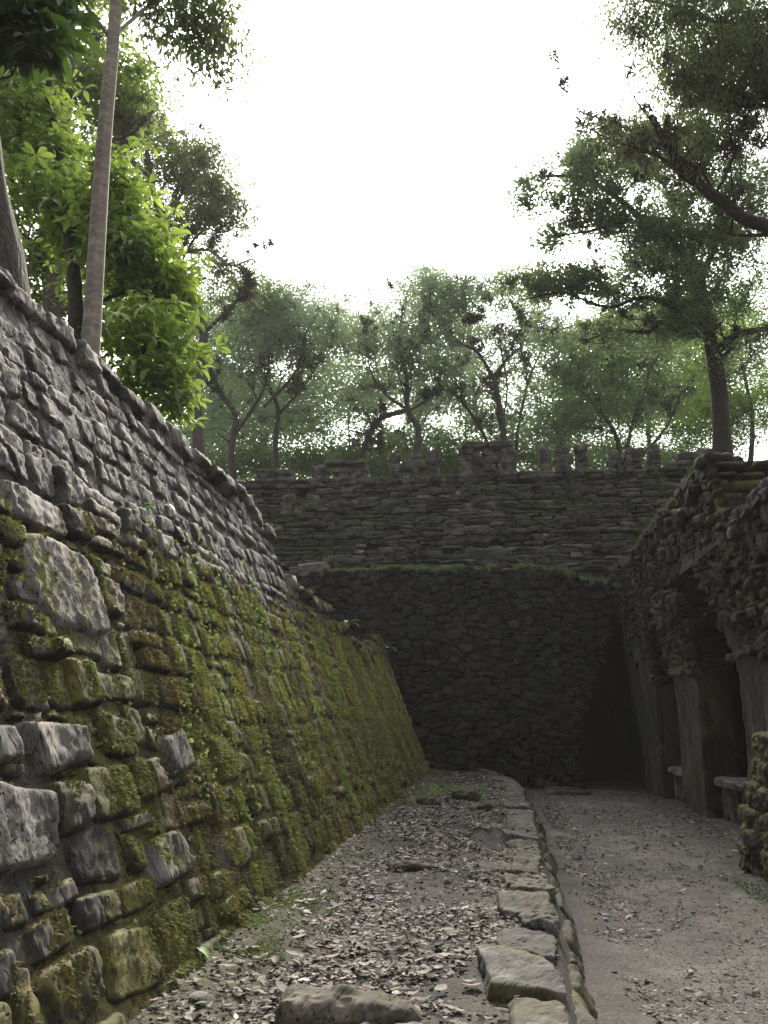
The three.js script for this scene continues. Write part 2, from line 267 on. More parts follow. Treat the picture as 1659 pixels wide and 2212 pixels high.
function wallColor(bare, sd) {
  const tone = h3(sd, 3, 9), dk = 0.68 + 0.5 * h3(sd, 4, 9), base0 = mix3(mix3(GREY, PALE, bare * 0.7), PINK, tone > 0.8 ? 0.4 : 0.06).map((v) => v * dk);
  return (x, y, z, nx, ny, nz) => {
    const u = -z, s = (y - 0.3) / CB;
    const n1 = fbm(x * 5 + z * 5, y * 5, z * 3, 4), n2 = fbm(z * 16, y * 9, x * 9, 3), st = streak(u, s);
    let c = mix3(base0, [base0[0] * 0.62, base0[1] * 0.62, base0[2] * 0.62], sstep(0.42, 0.66, n1));
    c = mix3(c, BLACK, clamp(sstep(0.44, 0.62, fbm(u * 7, s * 1.6, 21, 4)) * (1.0 - 0.6 * bare) + 0.5 * sstep(0.5, 0.66, n2) * (1 - 0.7 * bare) + 0.5 * sstep(2.7, 2.3, s) * (1 - bare), 0, 0.94));  // black grime, thickened low down so it also paints the shade there
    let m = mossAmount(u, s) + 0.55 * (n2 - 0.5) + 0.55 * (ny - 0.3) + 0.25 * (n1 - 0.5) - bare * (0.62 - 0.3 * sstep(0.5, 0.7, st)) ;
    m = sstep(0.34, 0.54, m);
    const g = 1 - 0.3 * sstep(2.6, 2.2, s) * (1 - bare); c = c.map((v) => v * g);  // lower stones darkened further: shade put into their colour
    return mix3(c, mossTone(x, y, z).map((v) => v * (0.72 + 0.4 * sstep(0.4, 0.6, n2))), m);
  };
}
const tufts = [];   // moss on the wall
let coreGeo;
{ // core behind the stones
  const g = grid(620, 110, (a, b) => {
    const u = -2.5 + a * 23.4, S = wallTop(u) - 0.06, s = b * (S + 0.1) - 0.1;
    const p = wallP(u, s, 0.012 + 0.07 * (fbm(u * 5, s * 5, 1, 4) - 0.5) + 0.02 * (fbm(u * 24, s * 24, 3, 2) - 0.5)); return [p, u, s];
  }, (x, y, z) => { const u = -z, s = (y - 0.3) / CB; return mix3([0.035, 0.034, 0.03], mossTone(x, y, z), sstep(0.4, 0.7, mossAmount(u, s))); });
  coreGeo = g.clone();
  const end = grid(8, 20, (a, b) => { const s = b * wallTop(20.9), p = wallP(20.9, s, 0.0); return [V(lerp(p.x, -4.5, a), p.y, -20.9 + 0.03 * fbm(a * 9, s * 5, 2, 2)), a, s]; }, () => [0.05, 0.05, 0.04]);
  const top = grid(120, 6, (a, b) => { const u = -2.5 + a * 23.4, p = wallP(u, wallTop(u) - 0.06, 0); return [V(p.x - b * 0.9 + 0.02, p.y + 0.04 * (fbm(u * 4, b * 4, 2, 3) - 0.5), -u), u, b]; }, (x, y, z) => mix3([0.05, 0.04, 0.03], OLIVE, fbm(x * 3, 2, z * 3, 3)));
  part('core', mergeGeometries([g, end, top]), M.stone, leftWall);
}
const mossSpots = (g, dens, sz, bare) => {
  const P = g.attributes.position, N = g.attributes.normal, I = g.index.array, a = V(0, 0, 0), b = V(0, 0, 0), c = V(0, 0, 0);
  for (let t = 0; t < I.length; t += 3) {
    a.fromBufferAttribute(P, I[t]); b.fromBufferAttribute(P, I[t + 1]); c.fromBufferAttribute(P, I[t + 2]);
    const area = b.clone().sub(a).cross(c.clone().sub(a)).length() / 2; let k = area * dens; k = Math.floor(k) + (rnd() < k % 1 ? 1 : 0);
    for (; k > 0; k--) {
      const p = a.clone().lerp(b, rnd()).lerp(c, rnd() * 0.6), n = V(N.getX(I[t]), N.getY(I[t]), N.getZ(I[t])), u = -p.z, s = (p.y - 0.3) / CB;
      const m = mossAmount(u, s) + 0.5 * (n.y - 0.3) + 0.5 * (fbm(p.z * 16, p.y * 9, p.x * 9, 2) - 0.5) - bare * 0.45;
      if (m < 0.42 + rnd() * 0.25 || streak(u, s + 7) < 0.40 + 0.06 * rnd()) continue;
      tufts.push([p, n, sz * rr(0.6, 1.5)]);
    }
  }
};
{
  mossSpots(coreGeo, 420, 0.02, -0.1);
  // stones that stand out, found on the face: u from, u to, s from, s to
  const special = [[3.0, 3.68, 0.66, 1.06], [3.95, 4.72, 1.8, 2.24], [3.86, 4.5, 2.24, 2.52], [3.1, 3.5, 1.12, 1.29], [3.54, 4.1, 1.06, 1.27], [5.0, 5.55, 0.97, 1.22], [5.85, 6.3, 0.86, 1.18], [4.4, 5.0, 0.44, 0.66], [5.45, 6.15, 0.34, 0.62]];
  const stones = [];
  special.forEach(([u0, u1, s0, s1], i) => stones.push({ u: (u0 + u1) / 2, s: (s0 + s1) / 2, w: u1 - u0, h: s1 - s0, d: 0.065, bare: 0.85, sd: 50 + i }));
  const hit = (u, s, w, h) => special.some(([a, b, c, d]) => { const ox = Math.min(u + w / 2, b) - Math.max(u - w / 2, a), oy = Math.min(s + h / 2, d) - Math.max(s - h / 2, c); return ox > 0 && oy > 0 && ox * oy > 0.22 * w * h; });
  let s0 = -0.08, row = 0;
  while (s0 < 4.15) {
    const upper = s0 > 2.6, hr = upper ? rr(0.12, 0.21) : rr(0.16, 0.28);
    let u = 1.2 + rr(0, 0.3);
    while (u < 20.8) {
      const near = u < 6.5, w = upper ? rr(0.15, 0.42) : near ? rr(0.18, 0.56) : rr(0.18, 0.46);
      const wob = 0.09 * (vn(u * 0.6, row * 0.3, 5) - 0.5) * 2 + 0.05 * (vn(u * 2.1, row, 6) - 0.5);
      const put = (uc, sc, ww, hh) => {
        if (sc + hh * 0.35 > wallTop(uc) || hit(uc, sc, ww, hh)) return;
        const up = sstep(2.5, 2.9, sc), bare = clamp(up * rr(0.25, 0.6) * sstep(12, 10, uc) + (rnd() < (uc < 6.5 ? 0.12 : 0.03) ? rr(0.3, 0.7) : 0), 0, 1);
        const mid = sstep(5.5, 8, uc) * (1 - up);
        stones.push({ u: uc, s: sc, w: ww, h: hh, d: lerp(up > 0.5 ? rr(0.014, 0.042) : rr(0.026, 0.07), rr(0.01, 0.035), mid * sstep(0.5, 1.0, sc)) * (rnd() < 0.08 ? 1.5 : 1), bare, sd: stones.length + 100 });
      };
      if (!upper && rnd() < 0.22 && hr > 0.24) { const q = rr(0.4, 0.6); put(u + w / 2, s0 + wob + hr * q / 2, w - 0.02, hr * q - 0.012); put(u + w / 2 + rr(-0.05, 0.05), s0 + wob + hr * (q + 1) / 2, w - 0.02, hr * (1 - q) - 0.012); }
      else put(u + w / 2, s0 + wob + hr / 2 + rr(-0.015, 0.015), w + rr(-0.015, 0.012), hr * rr(0.92, 1.1) - 0.004);
      u += w;
    }
    s0 += hr; row++;
  }
  // small stones wedged into what is left open
  for (let i = 0, tries = 22000; i < tries; i++) {
    const u = rr(2.6, 7.5), s = rr(0, 2.8), k = lerp(0.3, 0.05, Math.pow(i / tries, 0.6)), w = k * rr(0.8, 1.6), h = k * rr(0.6, 1);
    if (stones.some((q) => Math.abs(q.u - u) < (q.w + w) * 0.47 && Math.abs(q.s - s) < (q.h + h) * 0.47)) continue;
    stones.push({ u, s, w: w * 1.08, h: h * 1.08, d: rr(0.02, 0.055), bare: rnd() < 0.12 ? 0.6 : 0, sd: stones.length + 100 });
  }
  // coping stones along the top
  for (let u = 1.3; u < 20.8;) { const w = rr(0.25, 0.6), t = wallTop(u + w / 2); stones.push({ u: u + w / 2, s: t + rr(-0.02, 0.06), w, h: rr(0.14, 0.26), d: rr(0.06, 0.12), bare: u < 11 ? rr(0.3, 0.6) : 0.1, sd: stones.length + 100 }); u += w; }
  stones.sort((a, b) => a.u - b.u);
  const seen = (q) => q.u > 2.7 + q.s * 0.25, rest = []; let n = 0;
  for (const q of stones) {
    const step = q.u < 4.9 ? 0.015 : q.u < 7 ? 0.022 : q.u < 11 ? 0.036 : 0.06;
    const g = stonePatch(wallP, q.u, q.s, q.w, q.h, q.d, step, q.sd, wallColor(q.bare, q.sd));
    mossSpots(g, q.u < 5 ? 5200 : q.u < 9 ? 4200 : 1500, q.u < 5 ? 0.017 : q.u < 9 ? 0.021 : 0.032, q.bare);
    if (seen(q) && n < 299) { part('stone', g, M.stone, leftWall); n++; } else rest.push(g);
  }
  part('stone', mergeGeometries(rest), M.stone, leftWall, 'stuff');
}
function bladeTuft(n, spread, wid, sd) { // thin pointed blades from one root, along +y
  const pos = [];
  for (let i = 0; i < n; i++) {
    const a = h3(i, sd, 1) * 6.283, t = spread * (0.3 + 0.7 * h3(i, sd, 2)), l = 0.6 + 0.6 * h3(i, sd, 3), d = V(Math.cos(a) * t, 1, Math.sin(a) * t).normalize().multiplyScalar(l), w = V(-Math.sin(a), 0, Math.cos(a)).multiplyScalar(wid), o = V(Math.cos(a), 0, Math.sin(a)).multiplyScalar(0.25 * h3(i, sd, 4));
    const p = o.clone().add(w), q = o.clone().sub(w), r = o.clone().add(d); pos.push(p.x, p.y, p.z, q.x, q.y, q.z, r.x, r.y, r.z);
  }
  const g = new THREE.BufferGeometry(); g.setAttribute('position', new THREE.Float32BufferAttribute(pos, 3)); g.setIndex([...Array(n * 3).keys()]); return g;
}
const UP = V(0, 1, 0);
const orient = (p, dir, s, sy = s) => new THREE.Matrix4().compose(p, new THREE.Quaternion().setFromUnitVectors(UP, dir).multiply(new THREE.Quaternion().setFromAxisAngle(UP, rnd() * 6.283)), V(s, sy, s));
{
  const list = tufts.map(([p, n, s]) => {
    const u = -p.z, sl = (p.y - 0.3) / CB, dir = n.clone().multiplyScalar(0.8).add(V(rr(-0.3, 0.3), -0.75, rr(-0.3, 0.3))).normalize();
    let c = mossTone(p.x, p.y, p.z); const k = rr(0.75, 1.5) * (1 + 0.5 * sstep(1.0, 1.7, sl) * sstep(3, 2.4, sl) * sstep(5, 7, u)) * (0.78 + 0.22 * sstep(4.5, 6.5, u)), g = sstep(0.52, 0.66, fbm(u * 6, sl * 0.5, 14, 3));  // tufts at the near end darkened: painted shade, not another moss
    c = mix3(c, [0.2, 0.25, 0.045], g * 0.6); return [orient(p, dir, s), [c[0] * k, c[1] * k, c[2] * k]];
  });
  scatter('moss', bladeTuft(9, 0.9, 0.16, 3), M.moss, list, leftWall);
  console.log('moss tufts', list.length);
}
// little leaf geometry shared by creepers and ground cover: sprig of round leaflets
function leafQuad(pos, idx, o, d, w, n, fold) { // base o, direction d (length), half width vector w, normal n
  const k = pos.length / 3, m = o.clone().addScaledVector(d, 0.45), l = m.clone().add(w).addScaledVector(n, fold), r = m.clone().sub(w).addScaledVector(n, fold), t = o.clone().add(d);
  for (const p of [o, l, t, r]) pos.push(p.x, p.y, p.z); idx.push(k, k + 1, k + 2, k, k + 2, k + 3);
}
function sprig(n, len, wid, sd, lift = 0.3, stem = 0.6, fold = 0.06) {
  const pos = [], idx = [];
  for (let i = 0; i < n; i++) {
    const a = i * 2.4 + h3(i, sd, 1), el = lift + (h3(i, sd, 2) - 0.5) * 1.3, L = len * (0.7 + 0.6 * h3(i, sd, 3)), d = V(Math.cos(a) * Math.cos(el), Math.sin(el), Math.sin(a) * Math.cos(el));
    const w = V(-Math.sin(a), (h3(i, sd, 5) - 0.5) * 0.9, Math.cos(a)).normalize().multiplyScalar(L * wid), nn = d.clone().cross(w).normalize();
    leafQuad(pos, idx, V((h3(i, sd, 6) - 0.5) * 0.5, stem * (i / n - 0.5), (h3(i, sd, 7) - 0.5) * 0.5).multiplyScalar(stem ? 1 : 0.2), d.multiplyScalar(L), w, nn, fold * L);
  }
  const g = new THREE.BufferGeometry(); g.setAttribute('position', new THREE.Float32BufferAttribute(pos, 3)); g.setIndex(idx); return g;
}
const leaflets = sprig(8, 0.5, 0.4, 5, 0.5, 0.3);
{ // bright creepers hanging in lines down the middle of the wall
  const list = [];
  for (let i = 0; i < 80; i++) {
    let u = [6, 6.6, 7.4, 8.3, 8.6, 10, 11.5, 13, 14.6, 17][Math.floor(rnd() * 10)] + gauss() * 0.5, s = rr(0.8, 3.0); const len = rr(0.2, 1.3);
    const br = rnd();
    for (let d = 0; d < len; d += rr(0.015, 0.05)) {
      u += gauss() * 0.022; const k = rr(0.4, 1.2); if (s - d < 0.2 || s > wallTop(u) - 0.1) break;
      list.push([orient(wallP(u + gauss() * 0.06, s - d, rr(0.05, 0.1)), V(rr(0.2, 1), rr(-0.5, 0.6), rr(-0.6, 0.6)).normalize(), rr(0.014, 0.04) * (u > 10 ? 1.25 : 1)), [0.24 * k, (0.31 + 0.1 * br) * k, 0.08 * k]]);
    }
  }
  for (let i = 0; i < 1400; i++) { const u = rr(3.2, 20.5), s = rr(0.2, 3.0); if (mossAmount(u, s) < 0.55) continue; const k = rr(0.5, 1.2); list.push([orient(wallP(u, s, rr(0.04, 0.1)), V(rr(0.2, 1), rr(-0.3, 0.8), rr(-0.6, 0.6)).normalize(), rr(0.015, 0.035)), [0.16 * k, 0.18 * k, 0.05 * k]]); }
  scatter('creeper', leaflets, M.leaf, list, leftWall);
}

// ================================================================ TEMPLE AT THE END
const ZB = 22.5;
const temple = base('ruined_temple', V(-1, 0, -ZB), 'ruined stone temple closing the corridor, with terraced front and roof comb', 'temple');
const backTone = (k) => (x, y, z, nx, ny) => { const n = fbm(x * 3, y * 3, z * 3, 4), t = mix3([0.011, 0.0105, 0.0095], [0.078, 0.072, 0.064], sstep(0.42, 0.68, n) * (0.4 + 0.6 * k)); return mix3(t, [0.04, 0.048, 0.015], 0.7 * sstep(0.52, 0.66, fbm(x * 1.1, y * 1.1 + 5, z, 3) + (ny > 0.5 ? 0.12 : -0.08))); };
const doorL = (y) => y < 1.57 ? 1.97 + 0.06 * y : 2.08 + 1.12 * Math.pow((y - 1.57) / 3.2, 0.85);
const loTop = (x) => (x < -4.3 ? 5.55 : x < 1.1 ? 5.3 : lerp(5.25, 4.9, sstep(1.1, 2.8, x))) + 0.1 * (vn(x * 2.2, 3, 3) - 0.5);
{
  const sh = new THREE.Shape(); sh.moveTo(-5.1, -0.2); sh.lineTo(1.95, -0.2);
  for (let y = 0; y <= 4.3; y += 0.14) { sh.lineTo(doorL(y), y); sh.lineTo(doorL(y), y + 0.14); }
  sh.lineTo(3.6, 4.5); sh.lineTo(3.6, -0.2); sh.lineTo(6, -0.2); sh.lineTo(6, 4.8); for (let x = 5.9; x > -5.1; x -= 0.3) sh.lineTo(x, loTop(x) - 0.08); sh.lineTo(-5.1, 5.4);
  const g = new THREE.ExtrudeGeometry(sh, { depth: 3.4, bevelEnabled: false }); g.translate(0, 0, -ZB - 3.4 - 0.03);
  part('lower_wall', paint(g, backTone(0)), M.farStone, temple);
  part('passage_wall', box(1.5, 4, -0.2, 5, -ZB - 3.7, -ZB - 3.45, 0.02), M.farStone, temple);
  const lo = (u, s, n) => V(u, s, -ZB + n), list = [];
 const cell = new Map(), key = (x, y) => Math.floor(x / 0.5) + ',' + Math.floor(y / 0.5);
  for (let i = 0, T = 26000; i < T; i++) {
    const k = lerp(0.34, 0.1, Math.pow(i / T, 0.6)), w = k * rr(0.8, 1.35), h = k * rr(0.5, 0.85), xc = rr(-5, 3.3), yc = rr(0, 5.5);
    if (yc + h * 0.3 > loTop(xc) || (xc + w * 0.4 > doorL(yc) && yc < 4.4)) continue;
    let ok = true; for (let a = -1; a < 2 && ok; a++) for (let b = -1; b < 2 && ok; b++) for (const q of cell.get(key(xc + a * 0.5, yc + b * 0.5)) ?? []) if (Math.hypot((q[0] - xc) / (q[2] + w), (q[1] - yc) / (q[3] + h)) < 0.47) { ok = false; break; }
    if (!ok) continue; const q = [xc, yc, w, h, gauss() * 0.35]; list.push(q); const kk = key(xc, yc); cell.has(kk) ? cell.get(kk).push(q) : cell.set(kk, [q]);
  }
  // crest stones on the ledge
  for (let x = -4.3; x < 3.2;) { const w = rr(0.15, 0.4); list.push([x + w / 2, loTop(x) + 0.02, w, rr(0.1, 0.22)]); x += w * rr(0.9, 1.6); }
  const rest = []; const pick = list.map((_, i) => i).sort((a, b) => list[b][2] * list[b][3] - list[a][2] * list[a][3]); const big = new Set(pick.slice(0, 110));
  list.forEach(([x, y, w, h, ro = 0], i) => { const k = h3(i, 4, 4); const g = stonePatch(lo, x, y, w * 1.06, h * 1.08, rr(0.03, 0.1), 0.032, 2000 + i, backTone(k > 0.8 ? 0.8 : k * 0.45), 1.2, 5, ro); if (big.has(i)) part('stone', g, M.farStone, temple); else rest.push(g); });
  part('corner_block', paint(place(boulder(0.72, 0.42, 0.7, 8, 9, 0.12, 31), -4.72, 5.42, -ZB - 0.25), () => [0.3, 0.28, 0.25]), M.farStone, temple);
  part('stone', mergeGeometries(rest), M.farStone, temple, 'stuff');
}
const upTone = (k) => (x, y, z, nx, ny) => { const n = fbm(x * 3, y * 3, z * 3, 4), t = mix3([0.03, 0.028, 0.025], [0.06 + 0.22 * k * k, 0.056 + 0.205 * k * k, 0.05 + 0.185 * k * k], sstep(0.3, 0.6, n)); return mix3(t, [0.06, 0.075, 0.022], 0.8 * sstep(0.52, 0.64, fbm(x * 0.9, y * 1.1 + 5, z, 3))); };  // block tone raised with k to paint in highlights of lit ledges
// terraced upper face: thin courses stepping back
const upY = (t) => 5.1 + t * 3.62, upU = (t) => 23.15 + 2.7 * Math.pow(Math.max(t, 0), 1.1);
{
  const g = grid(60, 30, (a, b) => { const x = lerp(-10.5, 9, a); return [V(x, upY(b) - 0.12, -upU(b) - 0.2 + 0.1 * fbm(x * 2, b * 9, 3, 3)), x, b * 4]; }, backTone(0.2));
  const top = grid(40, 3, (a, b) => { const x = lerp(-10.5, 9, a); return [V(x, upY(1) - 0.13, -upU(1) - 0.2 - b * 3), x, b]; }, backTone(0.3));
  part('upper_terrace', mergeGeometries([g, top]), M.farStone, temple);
  part('ledge', box(-10.5, -5.1, 4.6, 5.05, -26, -ZB - 0.9), M.farStone, temple);
  const list = []; let t = 0;
  while (t < 1) {
    const h = rr(0.075, 0.16); let x = -10 + rr(0, 0.3);
    const out = rnd() < 0.35 ? rr(0.08, 0.22) : 0;
    while (x < 7.4) {
      const w = rr(0.16, 0.62) * (rnd() < 0.1 ? 1.6 : 1), xc = x + w / 2, tw = t + 0.018 * (vn(x * 0.7, t * 9, 4) - 0.5) * 2;
      if (rnd() > 0.06) list.push([xc, upY(tw) + h / 2, upU(tw) - out - rr(0, 0.08) + 0.18, w, h * rr(0.8, 1.1), rr(0.3, 0.45), rr(0.15, 1)]);
      x += w * rr(0.97, 1.1);
    }
    t += h / 3.62;
  }
  // remains of a carved frieze in the middle: stacked slabs and a seat-like block, and odd blocks that jut out
  const J = (px, py, u, w, h, d, k = 1) => { const p = at(px, py, u); list.push([p.x, p.y, u, w, h, d, k]); };
  J(1035, 1112, 25.0, 0.9, 0.16, 0.5); J(1018, 1098, 25.1, 0.55, 0.22, 0.4); J(1060, 1094, 25.1, 0.5, 0.2, 0.4); J(1070, 1130, 24.8, 0.55, 0.5, 0.5, 0.5); J(1033, 1150, 24.5, 0.66, 0.34, 0.6); J(1033, 1172, 24.3, 0.7, 0.4, 0.55, 0.4);
  J(1035, 1205, 23.7, 0.8, 0.4, 0.6, 0.4); J(1070, 1205, 23.7, 0.5, 0.45, 0.5, 0.6); J(625, 1088, 25.2, 0.34, 0.5, 0.4); J(676, 1084, 25.3, 0.4, 0.36, 0.4); J(676, 1096, 25.2, 0.45, 0.2, 0.5); J(645, 1108, 25, 0.3, 0.35, 0.4);
  J(1395, 1130, 24.4, 0.35, 0.28, 0.4); J(1368, 1136, 24.4, 0.75, 0.1, 0.4); J(870, 1108, 25, 0.5, 0.2, 0.4);
  const big = new Set(list.map((_, i) => i).sort((a, b) => list[b][3] * list[b][4] - list[a][3] * list[a][4]).slice(0, 120)), rest = [];
  list.forEach(([x, y, u, w, h, d, k], i) => { const g = paint(place(boulder(w, h, d, 5, 8, 0.3, 5000 + i), x, y, -u, rr(-0.14, 0.14), rr(-0.1, 0.1), rr(-0.07, 0.07)), upTone(k)); if (big.has(i)) part('block', g, M.farStone, temple); else rest.push(g); });
  part('block', mergeGeometries(rest), M.farStone, temple, 'stuff');
  // the pale diamond-shaped sliver
  part('pale_sliver', paint(place(boulder(0.17, 0.3, 0.07, 5, 1.6, 0.15, 77), at(990, 1069, 25.3).x, at(990, 1069, 25.3).y, -25.3), () => [0.42, 0.4, 0.38]), M.farStone, temple);
}
// roof comb: frames of stacked stones with lintels
{
  const UC = 26.5, combTone = (x, y, z) => { const n = fbm(x * 5, y * 5, z * 5, 4); return mix3([0.1, 0.092, 0.083], [0.27, 0.25, 0.225], sstep(0.35, 0.65, n)); };
  const X = (px) => at(px, 1000, UC).x, Yv = (py) => at(900, py, UC).y;
  let sd = 0; const names = ['leftmost', 'second', 'third', 'widest central', 'fifth', 'sixth', 'rightmost'];
  // every piece: px left, px right, py top, py bottom, number of stones, depth
  const frames = [
    [[500, 548, 1035, 1064, 3, .5], [553, 598, 1010, 1060, 4, .6], [549, 613, 1022, 1030, 1, .5], [556, 611, 1004, 1011, 1, .6], [601, 633, 1006, 1056, 5, .8], [636, 662, 1035, 1052, 2, .6]],
    [[680, 707, 998, 1052, 5, .55], [706, 792, 991, 999, 2, .5], [716, 757, 1003, 1016, 1, .5], [731, 754, 1016, 1050, 3, .5], [768, 793, 999, 1050, 6, .6], [752, 770, 1038, 1052, 1, .5], [797, 815, 1038, 1050, 1, .5]],
    [[841, 864, 981, 1045, 5, .6], [868, 920, 996, 1013, 1, .45], [886, 906, 1013, 1040, 3, .5], [886, 909, 979, 996, 1, .4], [927, 949, 977, 1038, 5, .6]],
    [[994, 1022, 972, 1036, 5, .6], [997, 1110, 962, 975, 2, .55], [1028, 1078, 992, 1010, 1, .45], [1046, 1069, 1010, 1032, 2, .5], [1042, 1068, 976, 992, 1, .4], [1086, 1114, 972, 1030, 4, .6]],
    [[1166, 1188, 979, 1030, 4, .6], [1198, 1240, 992, 1010, 1, .5], [1203, 1232, 1010, 1030, 2, .5], [1206, 1230, 977, 992, 1, .45], [1245, 1271, 974, 1030, 4, .6]],
    [[1317, 1338, 988, 1034, 5, .9], [1348, 1396, 986, 1000, 1, .7], [1366, 1388, 1000, 1032, 3, .7], [1350, 1366, 1000, 1034, 4, .9], [1404, 1429, 981, 1032, 5, .8]],
    [[1440, 1462, 1018, 1036, 2, .6], [1466, 1500, 1000, 1036, 4, .8], [1505, 1545, 992, 1036, 4, .7]],
  ];
  frames.forEach((f, fi) => {
    const p0 = V((X(f[0][0]) + X(f[f.length - 1][1])) / 2, 8.7, -UC), frame = new THREE.Group(); frame.name = numbered('roof_comb_frame'); frame.position.copy(p0).sub(temple.position); temple.add(frame); frame.userData.label = names[fi] + ' frame of stacked stones on the roof edge';
    for (const [x0, x1, y0, y1, n, dp] of f) {
      const w = X(x1) - X(x0), yt = Yv(y0), yb = Yv(y1) - (y1 > 1025 ? 0.25 : 0), xm = (X(x0) + X(x1)) / 2;
      if (y1 - y0 < 16 && n > 1) { for (let i = 0; i < n; i++) part('stone', paint(place(boulder(w / n * 1.02, yt - yb, dp, 7, 10, 0.16, 9000 + sd++, 0.82), X(x0) + w / n * (i + 0.5), (yt + yb) / 2, -UC - rr(0, 0.1), rr(-0.05, 0.05), 0, rr(-0.02, 0.02)), combTone), M.farStone, frame); continue; }
      let y = yb; const hs = Array.from({ length: n }, () => rr(0.7, 1.3)), sum = hs.reduce((a, b) => a + b, 0);
      for (const q of hs) { const h = q / sum * (yt - yb); part('stone', paint(place(boulder(w * rr(0.9, 1.08), h * 1.04, dp * rr(0.9, 1.05), 7, 9, 0.22, 9000 + sd++, 0.8), xm + rr(-0.02, 0.02), y + h / 2, -UC - dp / 3, rr(-0.1, 0.1), rr(-0.03, 0.03), rr(-0.04, 0.04)), combTone), M.farStone, frame); y += h; }
    }
  });
  // sill course under the comb
  for (let x = -9.6; x < 6.8;) { const w = rr(0.4, 1.1); part('sill_stone', paint(place(boulder(w, 0.16, 0.6, 5, 8, 0.25, 8000 + Math.round(x * 10)), x + w / 2, 8.72 + rr(-0.02, 0.03), -26.2, rr(-0.05, 0.05), 0, rr(-0.02, 0.02)), combTone), M.farStone, temple); x += w; }
}

// ================================================================ GALLERY ON THE RIGHT
const gallery = base('vaulted_gallery', V(4.2, 0, -16), 'dark vaulted stone gallery with pointed openings along the right of the path', 'building');
const faceX = (y) => 3.45 - 0.52 * Math.pow(clamp((y - 2.45) / 2.55, 0, 1), 0.8);
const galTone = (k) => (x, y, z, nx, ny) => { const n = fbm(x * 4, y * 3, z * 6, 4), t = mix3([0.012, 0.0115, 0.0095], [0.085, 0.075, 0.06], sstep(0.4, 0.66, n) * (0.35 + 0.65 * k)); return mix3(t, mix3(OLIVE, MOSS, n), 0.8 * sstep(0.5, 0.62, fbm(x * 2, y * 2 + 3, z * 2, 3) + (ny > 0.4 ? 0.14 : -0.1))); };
const ARCH = [[18.9, 1.08, 4.1], [14.6, 1.38, 4.35], [9.6, 1.5, 4.2]];
const inArch = (u, y, m = 0) => ARCH.some(([c, w, a]) => { const hw = y < 2.35 ? w : w * Math.pow(clamp((a - y) / (a - 2.35), 0, 1), 0.8); return Math.abs(u - c) < hw - m && y < a; });
const galTop = (u) => (u < 11.85 ? 4.05 : 4.98) + 0.1 * (vn(u * 2.4, 2, 8) - 0.5);
